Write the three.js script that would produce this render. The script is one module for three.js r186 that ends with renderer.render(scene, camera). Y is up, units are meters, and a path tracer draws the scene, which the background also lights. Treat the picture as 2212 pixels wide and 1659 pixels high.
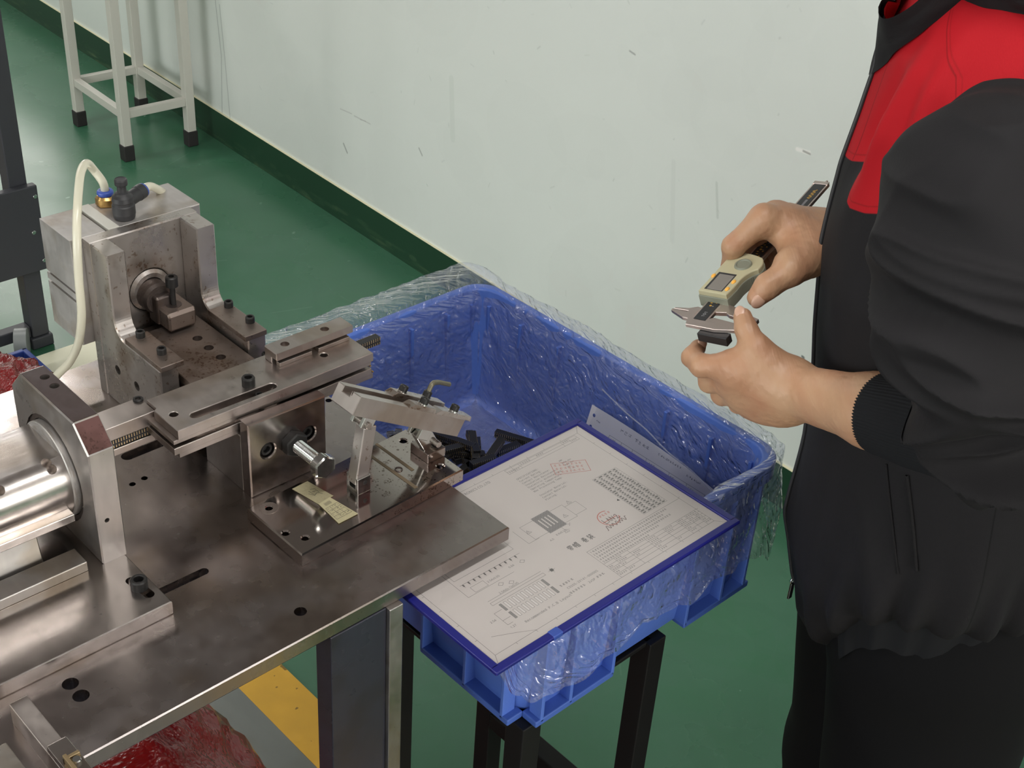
import * as THREE from 'three';
import { RoundedBoxGeometry } from 'three/addons/geometries/RoundedBoxGeometry.js';
import { mergeGeometries } from 'three/addons/utils/BufferGeometryUtils.js';
import { Brush, Evaluator, SUBTRACTION } from 'three-bvh-csg';
import { RectAreaLightUniformsLib } from 'three/addons/lights/RectAreaLightUniformsLib.js';

// ---------------------------------------------------------------- camera, light, exposure
const scene = new THREE.Scene();
const FL = 2878.16, V3 = (x, y, z) => new THREE.Vector3(x, y, z);
const cR = V3(0.73185278, 0.05866111, 0.67893327), cU = V3(0.33301999, 0.83843589, -0.43141968), cB = V3(-0.59454958, 0.54183404, 0.59407631);
const LIFT = 0.12;                                   // everything is laid out with the floor at -0.12 and lifted at the end
const camera = new THREE.PerspectiveCamera(2 * Math.atan(829.5 / FL) * 180 / Math.PI, 2212 / 1659, 0.05, 40);
camera.position.set(0, 1.6, 0);
camera.quaternion.setFromRotationMatrix(new THREE.Matrix4().makeBasis(cR, cU, cB));
scene.add(camera);
const renderer = new THREE.WebGLRenderer({ antialias: true });
renderer.toneMapping = THREE.LinearToneMapping;
renderer.toneMappingExposure = 1.86;
renderer.shadowMap.enabled = true;
renderer.shadowMap.type = THREE.PCFSoftShadowMap;
RectAreaLightUniformsLib.init();
scene.background = new THREE.Color(0.25, 0.28, 0.32);
const CEIL = 2.65, FLOOR = -0.12;
const LAMP_POWER = 18.5, WINDOW_POWER = 4.0, LEFT_POWER = 2.1, FAR_POWER = 1.6;
const LAMPS = [[1.0, -3.75], [0.45, -0.35], [1.2, 1.7], [-1.9, -2.2], [-1.9, 0.8], [0.6, -5.6]];
// ---------------------------------------------------------------- noise and textures
function rng(seed) { let s = seed | 0; return () => { s = (s + 0x6d2b79f5) | 0; let t = Math.imul(s ^ (s >>> 15), 1 | s); t = (t + Math.imul(t ^ (t >>> 7), 61 | t)) ^ t; return ((t ^ (t >>> 14)) >>> 0) / 4294967296; }; }
const hash = (x, y, k) => { let h = Math.imul(x, 374761393) ^ Math.imul(y, 668265263) ^ Math.imul(k, 2246822519); h = Math.imul(h ^ (h >>> 13), 1274126177); return ((h ^ (h >>> 16)) >>> 0) / 4294967296; };
function vnoise(u, v, per, k) {
  const x = u * per, y = v * per, x0 = Math.floor(x), y0 = Math.floor(y), fx = x - x0, fy = y - y0, m = (a) => ((a % per) + per) % per;
  const sx = fx * fx * (3 - 2 * fx), sy = fy * fy * (3 - 2 * fy);
  const a = hash(m(x0), m(y0), k), b = hash(m(x0 + 1), m(y0), k), c = hash(m(x0), m(y0 + 1), k), d = hash(m(x0 + 1), m(y0 + 1), k);
  return a + (b - a) * sx + (c - a) * sy + (a - b - c + d) * sx * sy;
}
function fbm(u, v, per, oct, k) { let s = 0, a = 0.5, t = 0; for (let i = 0; i < oct; i++) { s += a * vnoise(u, v, per, k + i); t += a; a *= 0.5; per *= 2; } return s / t; }
function n3(x, y, z, k = 0) {                          // smooth 3D value noise, -1..1
  const X = Math.floor(x), Y = Math.floor(y), Z = Math.floor(z), s = (f) => f * f * (3 - 2 * f), fx = s(x - X), fy = s(y - Y), fz = s(z - Z);
  const h = (i, j, l) => hash(X + i, Y + j, (Z + l) * 7 + k), L = (a, b, t) => a + (b - a) * t;
  return 2 * L(L(L(h(0, 0, 0), h(1, 0, 0), fx), L(h(0, 1, 0), h(1, 1, 0), fx), fy), L(L(h(0, 0, 1), h(1, 0, 1), fx), L(h(0, 1, 1), h(1, 1, 1), fx), fy), fz) - 1;
}
function dataTex(size, fn, srgb) {
  const d = new Uint8Array(size * size * 4);
  for (let y = 0; y < size; y++) for (let x = 0; x < size; x++) {
    const c = fn(x / size, y / size), o = (y * size + x) * 4;
    for (let i = 0; i < 3; i++) d[o + i] = Math.max(0, Math.min(255, Math.round(255 * (c.length ? c[i] : c))));
    d[o + 3] = 255;
  }
  const t = new THREE.DataTexture(d, size, size);
  t.wrapS = t.wrapT = THREE.RepeatWrapping; t.magFilter = THREE.LinearFilter; t.minFilter = THREE.LinearMipmapLinearFilter;
  if (srgb) t.colorSpace = THREE.SRGBColorSpace;
  t.needsUpdate = true;
  return t;
}
function rep(t, s, s2 = s) { const c = t.clone(); c.repeat.set(s, s2); c.needsUpdate = true; return c; }
function canvasTex(w, h, draw, srgb = true) {
  const c = document.createElement('canvas'); c.width = w; c.height = h;
  draw(c.getContext('2d'), w, h);
  const t = new THREE.CanvasTexture(c); if (srgb) t.colorSpace = THREE.SRGBColorSpace; t.anisotropy = 8;
  return t;
}
const mix = (a, b, t) => a.map((x, i) => x + (b[i] - x) * t), cl = (x) => Math.max(0, Math.min(1, x));
// brushed and stained steel: colour multiplier and roughness
const steelColor = dataTex(512, (u, v) => {
  const s = fbm(u, v, 4, 5, 3), f = fbm(u, v * 0.25 + 0.1, 64, 2, 9), p = vnoise(u, v, 90, 21);
  const st = cl((fbm(u, v, 7, 4, 31) - 0.58) * 6), spot = p > 0.985 ? 0.85 : 1;
  return mix([0.93, 0.91, 0.9], [0.86, 0.82, 0.78], st).map((c) => c * (0.9 + 0.16 * (s - 0.5)) * (0.97 + 0.06 * f) * spot);
}, true);
const steelRough = dataTex(512, (u, v) => { const s = fbm(u, v, 5, 5, 13), f = fbm(u, v, 48, 2, 44); return 0.55 + 0.38 * (s - 0.5) + 0.16 * (f - 0.5); });
const brushBump = dataTex(512, (u, v) => 0.5 + 0.5 * (vnoise(u * 0.125 + v * 0.01, v, 256, 5) - 0.5) + 0.3 * (vnoise(u * 0.25, v, 128, 8) - 0.5));
const rustColor = dataTex(512, (u, v) => {
  const s = fbm(u, v, 5, 5, 53), sp = vnoise(u, v, 110, 23) * vnoise(u, v, 53, 27), st = cl((s - 0.5) * 4);
  return mix([0.9, 0.88, 0.86], [0.6, 0.51, 0.44], cl(0.55 * st + st * (sp > 0.42 ? 0.7 : 0) + (sp > 0.66 ? 0.5 : 0)));
}, true);
const fineBump = dataTex(512, (u, v) => fbm(u, v, 64, 3, 77));
const filmBump = dataTex(512, (u, v) => { const a = Math.abs(fbm(u, v, 8, 4, 61) - 0.5) * 2, b = Math.abs(fbm(u, v, 24, 3, 65) - 0.5) * 2; return cl(0.65 * a + 0.5 * b); });
const weaveBump = dataTex(256, (u, v) => 0.5 + 0.25 * Math.sin(u * 2 * Math.PI * 64) * Math.sin(v * 2 * Math.PI * 64) + 0.2 * (vnoise(u, v, 64, 4) - 0.5));
// ---------------------------------------------------------------- materials
const lin = (r, g, b) => new THREE.Color().setRGB(r, g, b);
const M = {};
function std(name, color, roughness, metalness = 0, o = {}) {
  const phys = ['transmission', 'clearcoat', 'sheen', 'ior', 'thickness', 'specularIntensity', 'anisotropy'].some((k) => k in o);
  const m = new (phys ? THREE.MeshPhysicalMaterial : THREE.MeshStandardMaterial)({ color: Array.isArray(color) ? lin(...color) : color, roughness, metalness, ...o });
  m.name = name; M[name] = m; return m;
}
std('plateSteel', [0.6, 0.57, 0.562], 0.46, 1, { map: rep(steelColor, 2.4), roughnessMap: rep(steelRough, 2.1) });
std('fineSteel', [0.74, 0.7, 0.67], 0.6, 1, { map: rep(steelColor, 3.1), roughnessMap: rep(steelRough, 3.3) });
std('mirrorSteel', [0.7, 0.67, 0.66], 0.36, 1, { map: rep(steelColor, 3.7), roughnessMap: rep(steelRough, 4.1) });
std('polish', [0.76, 0.74, 0.72], 0.34, 1, { map: rep(steelColor, 2.2), roughnessMap: rep(steelRough, 3), bumpMap: rep(brushBump, 2), bumpScale: 0.00003 });
std('bracketSteel', [0.7, 0.69, 0.675], 0.55, 0.9, { map: rep(steelColor, 3), roughnessMap: rep(steelRough, 3.3) });
std('millSteel', [0.58, 0.58, 0.565], 0.7, 1, { map: rep(steelColor, 3.5), roughnessMap: rep(steelRough, 3.7) });
std('rustSteel', [0.67, 0.662, 0.655], 0.55, 0.9, { map: rep(rustColor, 5), roughnessMap: rep(steelRough, 5) });
std('oilSteel', [0.36, 0.315, 0.29], 0.75, 0.9, { map: rep(rustColor, 6), roughnessMap: rep(steelRough, 5) });
std('darkSteel', [0.2, 0.175, 0.165], 0.6, 0.85, { map: rep(steelColor, 5), roughnessMap: rep(steelRough, 5) });
std('aluminium', [0.66, 0.66, 0.65], 0.8, 0.75, { map: rep(steelColor, 4), roughnessMap: rep(steelRough, 4) });
std('maroonPaint', [0.062, 0.04, 0.038], 0.7, 0, { specularIntensity: 0.5, map: rep(steelColor, 6), roughnessMap: rep(steelRough, 6) });
std('redPrimer', [0.13, 0.06, 0.056], 0.6, 0, { specularIntensity: 0.6, map: rep(rustColor, 9) });
std('blackOxide', [0.03, 0.029, 0.028], 0.45, 0.6);
std('zinc', [0.66, 0.68, 0.66], 0.28, 1, { roughnessMap: rep(steelRough, 9) });
std('blackPlastic', [0.022, 0.022, 0.024], 0.5);
std('connectorBlack', [0.014, 0.014, 0.016], 0.45);
std('gold', [0.85, 0.68, 0.4], 0.28, 1);
std('brass', [0.6, 0.38, 0.14], 0.35, 1);
std('bluePlastic', [0.035, 0.075, 0.34], 0.4);
std('binBlue', [0.085, 0.17, 0.55], 0.42, 0, { bumpMap: rep(fineBump, 3), bumpScale: 0.0002 });
std('binLedge', [0.06, 0.13, 0.45], 0.5);
std('hose', [0.86, 0.83, 0.68], 0.22, 0, { transmission: 0.45, thickness: 0.004, ior: 1.45 });
std('film', [0.95, 0.96, 1.0], 0.09, 0, { transmission: 0.93, thickness: 0, ior: 1.85, bumpMap: rep(filmBump, 4), bumpScale: 0.008, side: THREE.DoubleSide });
std('bagFilm', [0.95, 0.96, 0.98], 0.16, 0, { transmission: 1, thickness: 0, ior: 1.5, bumpMap: rep(filmBump, 8), bumpScale: 0.0006, side: THREE.DoubleSide });
std('zipStrip', [0.8, 0.83, 0.9], 0.2, 0, { transmission: 0.85, thickness: 0 });
std('oliveKey', [0.2, 0.185, 0.13], 0.45, 0.7);
std('dullBrass', [0.3, 0.22, 0.12], 0.45, 0.8);
std('sleeveBlue', [0.012, 0.014, 0.16], 0.3);
std('clearSheet', [1, 1, 1], 0.07, 0, { transmission: 1, thickness: 0, ior: 1.5 });
std('whiteSteel', [0.54, 0.53, 0.475], 0.45);
std('blackRubber', [0.018, 0.016, 0.016], 0.65);
std('blackPaint', [0.008, 0.008, 0.008], 0.5, 0, { specularIntensity: 0.5 });
std('charcoalPaint', [0.04, 0.042, 0.05], 0.5);
std('slateSteel', [0.045, 0.048, 0.07], 0.55, 0.25, { map: rep(steelColor, 3), roughnessMap: rep(steelRough, 2) });
std('redFilm', [0.22, 0.008, 0.008], 0.22, 0, { clearcoat: 0.25, clearcoatRoughness: 0.2, bumpMap: rep(filmBump, 4), bumpScale: 0.004 });
std('creamGlare', [0.78, 0.76, 0.58], 0.5);  // cream colour of a bright reflection on the floor
std('caliperBody', [0.42, 0.39, 0.25], 0.45);
std('caliperLower', [0.2, 0.21, 0.16], 0.5);
std('caliperGrip', [0.05, 0.05, 0.045], 0.55);
std('caliperSteel', [0.7, 0.6, 0.56], 0.38, 1);
std('lcd', [0.2, 0.185, 0.165], 0.18);
std('orangeButton', [0.85, 0.42, 0.06], 0.4);
std('jacketBlack', [0.0115, 0.0108, 0.0118], 0.75, 0, { specularIntensity: 0.35, sheen: 0.1, sheenColor: lin(0.12, 0.12, 0.13), sheenRoughness: 0.5, bumpMap: rep(weaveBump, 12), bumpScale: 0.0002 });
std('jacketRed', [0.36, 0.008, 0.012], 0.7, 0, { specularIntensity: 0.3, bumpMap: rep(weaveBump, 12), bumpScale: 0.0002 });
std('ribKnit', [0.008, 0.0085, 0.01], 0.85, 0, { specularIntensity: 0.4 });
std('trouser', [0.0045, 0.0045, 0.005], 0.85, 0, { specularIntensity: 0.25 });
std('skin', [0.44, 0.255, 0.15], 0.5, 0, { bumpMap: rep(fineBump, 5), bumpScale: 0.0003, map: rep(dataTex(256, (u, v) => { const s = fbm(u, v, 8, 4, 91); return [0.96 + 0.08 * (s - 0.5), 0.94 + 0.2 * (s - 0.5), 0.93 + 0.22 * (s - 0.5)]; }, true), 6) });
std('nail', [0.52, 0.32, 0.23], 0.32);
std('hair', [0.01, 0.008, 0.007], 0.5);
// ---------------------------------------------------------------- builders
const used = {};
const numbered = (n) => { used[n] = (used[n] ?? -1) + 1; return used[n] ? n + '_' + String(used[n]).padStart(3, '0') : n; };
function shade(o) { o.traverse((m) => { if (m.isMesh) m.castShadow = m.receiveShadow = true; }); return o; }
function P(parent, name, geo, mat, label) {
  const g = Array.isArray(geo) ? mergeGeometries(geo.map(plain)) : geo;
  const m = new THREE.Mesh(g, typeof mat === 'string' ? M[mat] : mat); m.name = name; if (label) m.userData.label = label;
  m.castShadow = m.receiveShadow = true; parent.add(m); return m;
}
function plain(g) { const h = g.index ? g.toNonIndexed() : g; for (const k of Object.keys(h.attributes)) if (!['position', 'normal', 'uv'].includes(k)) h.deleteAttribute(k); if (!h.attributes.uv) h.setAttribute('uv', new THREE.BufferAttribute(new Float32Array(h.attributes.position.count * 2), 2)); return h; }
function thing(name, label, category, group) { const o = new THREE.Group(); o.name = numbered(name); o.userData = { label, category }; if (group) o.userData.group = group; scene.add(o); return o; }
function rebase(o, x, y, z) { o.children.forEach((c) => c.position.sub(V3(x, y, z))); o.position.add(V3(x, y, z)); return o; }
function struct(m) { m.userData.kind = 'structure'; return m; }
function uvM(g) {                                        // uv in metres from the face's main direction
  const h = g.index ? g.toNonIndexed() : g, p = h.attributes.position, uv = new Float32Array(p.count * 2), a = V3(), b = V3(), c = V3(), n = V3();
  for (let i = 0; i < p.count; i += 3) {
    a.fromBufferAttribute(p, i); b.fromBufferAttribute(p, i + 1); c.fromBufferAttribute(p, i + 2);
    n.subVectors(b, a).cross(c.clone().sub(a)); const x = Math.abs(n.x), y = Math.abs(n.y), z = Math.abs(n.z);
    [a, b, c].forEach((q, k) => { const s = y >= x && y >= z ? [q.x, q.z] : x >= z ? [q.z, q.y] : [q.x, q.y]; uv[(i + k) * 2] = s[0]; uv[(i + k) * 2 + 1] = s[1]; });
  }
  h.setAttribute('uv', new THREE.BufferAttribute(uv, 2)); return h;
}
function bx(x0, x1, y0, y1, z0, z1, r = 0.0009) {
  const w = x1 - x0, h = y1 - y0, d = z1 - z0, g = new RoundedBoxGeometry(w, h, d, 1, Math.min(r, w / 2.2, h / 2.2, d / 2.2));
  return uvM(g.translate((x0 + x1) / 2, (y0 + y1) / 2, (z0 + z1) / 2));
}
function extr(shape, depth, bev = 0.0006, seg = 14) {
  return new THREE.ExtrudeGeometry(shape, { depth: depth - 2 * bev, bevelEnabled: bev > 0, bevelThickness: bev, bevelSize: bev, bevelOffset: -bev, bevelSegments: 1, curveSegments: seg }).translate(0, 0, bev);
}
const poly = (pts) => { const s = new THREE.Shape(); pts.forEach(([x, y], i) => (i ? s.lineTo(x, y) : s.moveTo(x, y))); s.closePath(); return s; };
const circ = (x, y, r) => { const p = new THREE.Path(); p.absarc(x, y, r, 0, Math.PI * 2, true); return p; };
function slotPath(x0, y0, x1, y1, r) {
  const a = Math.atan2(y1 - y0, x1 - x0), p = new THREE.Path();
  p.absarc(x1, y1, r, a + Math.PI / 2, a - Math.PI / 2, true); p.absarc(x0, y0, r, a - Math.PI / 2, a - 3 * Math.PI / 2, true); p.closePath(); return p;
}
// horizontal plate: points and holes in (x, z)
function plateY(pts, y0, y1, holes = [], bev = 0.0008) {
  const s = poly(pts.map(([x, z]) => [x, -z]));
  holes.forEach((h) => s.holes.push(h.length === 3 ? circ(h[0], -h[1], h[2]) : slotPath(h[0], -h[1], h[2], -h[3], h[4])));
  return uvM(extr(s, y1 - y0, bev).rotateX(-Math.PI / 2).translate(0, y0, 0));
}
const rect = (x0, x1, z0, z1) => [[x0, z0], [x1, z0], [x1, z1], [x0, z1]];
// plate standing across x: points and holes in (z, y)
function plateX(pts, x0, x1, holes = [], bev = 0.0008) {
  const s = !Array.isArray(pts) ? pts : poly(pts.map(([z, y]) => [-z, y]));
  holes.forEach((h) => s.holes.push(circ(-h[0], h[1], h[2])));
  return uvM(extr(s, x1 - x0, bev).rotateY(Math.PI / 2).translate(x0, 0, 0));
}
function plateZ(pts, z0, z1, holes = [], bev = 0.0008) {
  const s = poly(pts); holes.forEach((h) => s.holes.push(circ(h[0], h[1], h[2])));
  return uvM(extr(s, z1 - z0, bev).translate(0, 0, z0));
}
function lathe(prof, seg = 24) { return new THREE.LatheGeometry(prof.map(([r, y]) => new THREE.Vector2(Math.max(r, 1e-5), y)), seg); }
function along(g, a, b) { const q = new THREE.Quaternion().setFromUnitVectors(V3(0, 1, 0), b.clone().sub(a).normalize()); return g.applyQuaternion(q).translate(a.x, a.y, a.z); }
function crisp(g) { const h = g.index ? g.toNonIndexed() : g; h.computeVertexNormals(); return h; }
const rod = (a, b, r, seg = 20) => { const l = a.distanceTo(b), c = Math.min(r * 0.12, 0.0008); return along(crispLathe([[0, 0], [r - c, 0], [r, c], [r, l - c], [r - c, l], [0, l]], seg), a, b); };
function crispLathe(prof, seg = 24) {                     // every profile segment with its own normals
  const gs = []; for (let i = 0; i + 1 < prof.length; i++) gs.push(plain(lathe([prof[i], prof[i + 1]], seg))); return mergeGeometries(gs);
}
const capGeo = (r, h) => crispLathe([[0, h * 0.35], [r * 0.52, h * 0.35], [r * 0.56, h * 0.94], [r * 0.62, h], [r * 0.86, h], [r, h * 0.86], [r, 0]], 20);
function capScrew(parent, x, y, z, r, h, dir = [0, 1, 0], mat = 'blackOxide') {
  const m = P(parent, 'cap_screw', along(capGeo(r, h), V3(0, 0, 0), V3(...dir)), mat); m.position.set(x, y, z);
  return m;
}
function tube(pts, r, seg = 60, rs = 12) { return new THREE.TubeGeometry(new THREE.CatmullRomCurve3(pts.map((p) => (p.isVector3 ? p : V3(...p)))), seg, r, rs); }
const csg = new Evaluator(); csg.useGroups = false; csg.attributes = ['position', 'normal', 'uv'];
function drill(geo, holes) {                             // real bored holes: [x, y, z] on the surface, direction inwards, radius, depth
  let b = new Brush(plain(geo)); b.updateMatrixWorld();
  for (const [p, d, r, dep] of holes) { const dir = V3(...d).normalize(), c = new Brush(plain(along(new THREE.CylinderGeometry(r, r, dep + 0.002, 20).translate(0, dep / 2 - 0.001, 0), V3(...p), V3(...p).add(dir)))); c.updateMatrixWorld(); b = csg.evaluate(b, c, SUBTRACTION); b.updateMatrixWorld(); }
  return uvM(b.geometry);
}
const pix = (x, y, d) => camera.position.clone().addScaledVector(cR, d * (x - 1106) / FL).addScaledVector(cU, d * (829.5 - y) / FL).addScaledVector(cB, -d);
// print and marks on small things
std('hingePlate', [0.68, 0.64, 0.62], 0.11, 1, { map: canvasTex(1024, 512, (c, w, h) => {
  const r = rng(31); c.fillStyle = 'rgb(236,232,229)'; c.fillRect(0, 0, w, h);
  for (let i = 0; i < 500; i++) { const x = (0.55 + r() * 0.45) * w, y = r() * h, s = 1 + r() * r() * 7; c.fillStyle = 'rgba(70,58,48,' + (0.1 + r() * 0.55) + ')'; c.beginPath(); c.ellipse(x, y, s, s * (0.4 + r() * 0.6), r() * 3, 0, 7); c.fill(); }
  for (let i = 0; i < 14; i++) { const x = (0.5 + r() * 0.45) * w, y = (0.1 + r() * 0.85) * h; for (let k = 0; k < 30; k++) { c.fillStyle = 'rgba(80,66,52,0.35)'; c.beginPath(); c.ellipse(x + (r() - 0.5) * 50, y + (r() - 0.5) * 30, 1 + r() * 4, 1 + r() * 3, r() * 3, 0, 7); c.fill(); } }
  for (let i = 0; i < 60; i++) { const x = r() * w, y = r() * h, a = r() * 6.3, l = 5 + r() * 50; c.strokeStyle = 'rgba(150,140,135,0.35)'; c.lineWidth = 0.7; c.beginPath(); c.moveTo(x, y); c.lineTo(x + Math.cos(a) * l, y + Math.sin(a) * l); c.stroke(); }
  c.fillStyle = 'rgba(120,98,72,0.6)'; c.beginPath(); c.ellipse(620, 330, 30, 14, 0.3, 0, 7); c.fill();
}) });
M.hingePlate.map.wrapS = M.hingePlate.map.wrapT = THREE.RepeatWrapping; M.hingePlate.map.repeat.set(1 / 0.191, 1 / 0.094); M.hingePlate.map.offset.set(-0.5 / 0.191, 0.835 / 0.094); 
std('tape', [0.95, 0.95, 0.95], 0.6, 0, { map: canvasTex(256, 320, (c, w, h) => { const r = rng(4); c.fillStyle = 'rgb(150,142,112)'; c.fillRect(0, 0, w, h); for (let i = 0; i < 300; i++) { c.fillStyle = 'rgba(' + (r() < 0.5 ? '110,100,75' : '175,168,135') + ',0.12)'; c.fillRect(r() * w, r() * h, 4 + r() * 30, 2 + r() * 12); } c.strokeStyle = 'rgba(50,48,40,0.85)'; c.lineWidth = 6; for (const p of [[[70, 150], [100, 210]], [[110, 120], [105, 200], [150, 190]], [[150, 110], [200, 130], [190, 190]], [[130, 150], [180, 160]], [[160, 180], [200, 230]]]) { c.beginPath(); p.forEach((q, i) => (i ? c.lineTo(...q) : c.moveTo(...q))); c.stroke(); } }) });
std('sticker', [0.95, 0.95, 0.95], 0.55, 0, { map: canvasTex(256, 384, (c, w, h) => { const r = rng(6); c.fillStyle = 'rgb(172,164,130)'; c.fillRect(0, 0, w, h); c.strokeStyle = c.fillStyle = 'rgba(45,45,40,0.85)'; c.lineWidth = 4; for (let i = 0; i < 9; i++) c.fillRect(70 + i * 14, 30 + (i % 2) * 8, 6, 46); for (let i = 0; i < 5; i++) { c.beginPath(); c.moveTo(24, 110 + i * 52); c.lineTo(w - 20, 110 + i * 52); c.stroke(); } for (const x of [24, 100, 170, w - 20]) { c.beginPath(); c.moveTo(x, 110); c.lineTo(x, 318); c.stroke(); } for (let i = 0; i < 44; i++) c.fillRect(30 + r() * 190, 118 + Math.floor(r() * 4) * 52 + r() * 22, 4 + r() * 14, 5); for (let i = 0; i < 60; i++) { c.fillStyle = 'rgba(190,180,150,0.25)'; c.fillRect(r() * w, r() * h, r() * 40, r() * 14); } }) });
std('glue', [0.34, 0.25, 0.15], 0.7, 0, { bumpMap: rep(fineBump, 30), bumpScale: 0.0008 });
function patch(q, y) {                                     // thin four-cornered sheet lying flat: corners in (x, z), uv along the sides
  const [a, b, c, d] = q, n = 8, g = new THREE.PlaneGeometry(1, 1, n, n), p = g.attributes.position;
  for (let i = 0; i < p.count; i++) { const u = p.getX(i) + 0.5, v = 0.5 - p.getY(i), j = (k) => (a[k] * (1 - u) + b[k] * u) * (1 - v) + (d[k] * (1 - u) + c[k] * u) * v; p.setXYZ(i, j(0), y, j(1)); }
  g.computeVertexNormals(); if (g.attributes.normal.getY(0) < 0) { const ix = g.index.array; for (let i = 0; i < ix.length; i += 3) { const t = ix[i]; ix[i] = ix[i + 1]; ix[i + 1] = t; } g.computeVertexNormals(); }
  return g;
}
// ---------------------------------------------------------------- room
const WX = 2.0174, WZ = -1.1825, WA = -0.0444;
const toWall = (px, py) => {                             // pixel -> (along, up) on the white wall
  const o = pix(px, py, 1).sub(camera.position), n = V3(Math.cos(WA), 0, -Math.sin(WA)), p0 = V3(WX, 0, WZ);
  const t = p0.clone().sub(camera.position).dot(n) / o.dot(n), q = camera.position.clone().addScaledVector(o, t).sub(p0);
  return [q.x * Math.sin(WA) + q.z * Math.cos(WA), q.y];
};
const WT0 = -3.6, WTL = 4.2, WTB = -0.12, WTH = 2.8;
const wallMap = canvasTex(2048, 1366, (c, w, h) => {
  const r = rng(5), X = (s) => (s - WT0) / WTL * w, Y = (y) => h - (y - WTB) / WTH * h, at = (px, py) => { const [s, y] = toWall(px, py); return [X(s), Y(y)]; };
  c.fillStyle = 'rgb(226,231,228)'; c.fillRect(0, 0, w, h);
  for (let i = 0; i < 900; i++) { const x = r() * w, y = r() * h, s = 8 + r() * 70; c.fillStyle = r() < 0.5 ? 'rgba(206,214,210,0.05)' : 'rgba(238,240,238,0.05)'; c.beginPath(); c.ellipse(x, y, s, s * (0.4 + r()), r() * 3, 0, 7); c.fill(); }
  const line = (pts, col, wd) => { c.strokeStyle = col; c.lineWidth = wd; c.lineCap = 'round'; c.beginPath(); pts.forEach((p, i) => { const q = at(...p); i ? c.lineTo(...q) : c.moveTo(...q); }); c.stroke(); };
  line([[465, 0], [478, 120], [480, 250]], 'rgba(120,126,126,0.55)', 1.4); line([[474, 10], [486, 130], [497, 255]], 'rgba(130,134,134,0.55)', 1.4);
  for (const [a, b] of [[[735, 235], [760, 246]], [[765, 250], [800, 268]], [[778, 258], [790, 262]]]) line([a, b], 'rgba(172,174,172,0.7)', 1.2);
  line([[742, 310], [750, 330]], 'rgba(120,125,122,0.6)', 2.5); line([[1722, 322], [1748, 330]], 'rgba(245,245,243,1)', 4); line([[1735, 326], [1750, 333]], 'rgba(150,150,146,0.9)', 1.5);
  line([[1548, 395], [1550, 470]], 'rgba(190,196,193,0.5)', 3); line([[975, 170], [978, 300]], 'rgba(212,218,215,0.5)', 9); line([[1455, 350], [1452, 520]], 'rgba(212,218,215,0.4)', 6);
  line([[1360, 110], [1372, 118]], 'rgba(150,155,152,0.8)', 1.5); line([[905, 320], [912, 336]], 'rgba(150,155,152,0.7)', 2); line([[1733, 770], [1736, 773]], 'rgba(90,95,92,0.8)', 2.5);
  for (let i = 0; i < 70; i++) { const px = 560 + r() * 1180, py = r() * 760, a = r() * 6.28, l = 2 + r() * 10; line([[px, py], [px + Math.cos(a) * l, py + Math.sin(a) * l]], 'rgba(165,172,168,' + (0.1 + r() * 0.25).toFixed(2) + ')', 0.8 + r()); }
});
wallMap.wrapS = wallMap.wrapT = THREE.RepeatWrapping; wallMap.repeat.set(1 / WTL, 1 / WTH); wallMap.offset.set(-WT0 / WTL, -WTB / WTH);
std('wallPaint', [0.93, 0.925, 0.905], 0.32, 0, { map: wallMap, bumpMap: rep(fineBump, 0.35), bumpScale: 0.0012 });
std('plainWall', [0.66, 0.66, 0.63], 0.7);
std('ceilingPaint', [0.2, 0.165, 0.162], 0.85);
const floorMap = canvasTex(2048, 2048, (c, w, h) => {
  const r = rng(8); c.fillStyle = 'rgb(62,110,84)'; c.fillRect(0, 0, w, h);
  for (let i = 0; i < 1600; i++) { const x = r() * w, y = r() * h, s = 6 + r() * 90; c.fillStyle = r() < 0.5 ? 'rgba(52,96,72,0.05)' : 'rgba(76,124,98,0.05)'; c.beginPath(); c.ellipse(x, y, s, s * (0.3 + r()), r() * 3, 0, 7); c.fill(); }
  for (let i = 0; i < 120; i++) { const x = r() * w, y = r() * h, s = 0.6 + r() * 2.2; c.fillStyle = 'rgba(190,205,190,' + (0.15 + r() * 0.5) + ')'; c.beginPath(); c.ellipse(x, y, s * 2, s, r() * 3, 0, 7); c.fill(); }
  for (let i = 0; i < 110; i++) { const x = r() * w, y = r() * h, a = r() * 6.3, l = 10 + r() * 60; c.strokeStyle = 'rgba(150,175,155,0.2)'; c.lineWidth = 0.8 + r() * 1.4; c.beginPath(); c.moveTo(x, y); c.lineTo(x + Math.cos(a) * l, y + Math.sin(a) * l); c.stroke(); }
});
floorMap.wrapS = floorMap.wrapT = THREE.RepeatWrapping; floorMap.repeat.set(1 / 3.3, 1 / 3.3);
std('floorGreen', [0.85, 0.85, 0.85], 0.36, 0, { map: floorMap, roughnessMap: rep(dataTex(512, (u, v) => 0.75 + 0.7 * (fbm(u, v, 6, 5, 101) - 0.5)), 0.6) });
std('floorGrey', [0.22, 0.25, 0.235], 0.35, 0, { map: rep(steelColor, 1) });
std('linePaint', [0.82, 0.46, 0.03], 0.5, 0, { map: rep(dataTex(512, (u, v) => { const s = fbm(u, v, 6, 5, 120), p = vnoise(u, v, 40, 3) > 0.965 ? 0.6 : 1, w = cl((fbm(u, v, 9, 3, 140) - 0.62) * 9); return mix([0.96, 0.95, 0.9], [0.99, 0.98, 1.0], w).map((x) => x * p * (0.92 + 0.16 * (s - 0.5))); }, true), 2) });
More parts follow.
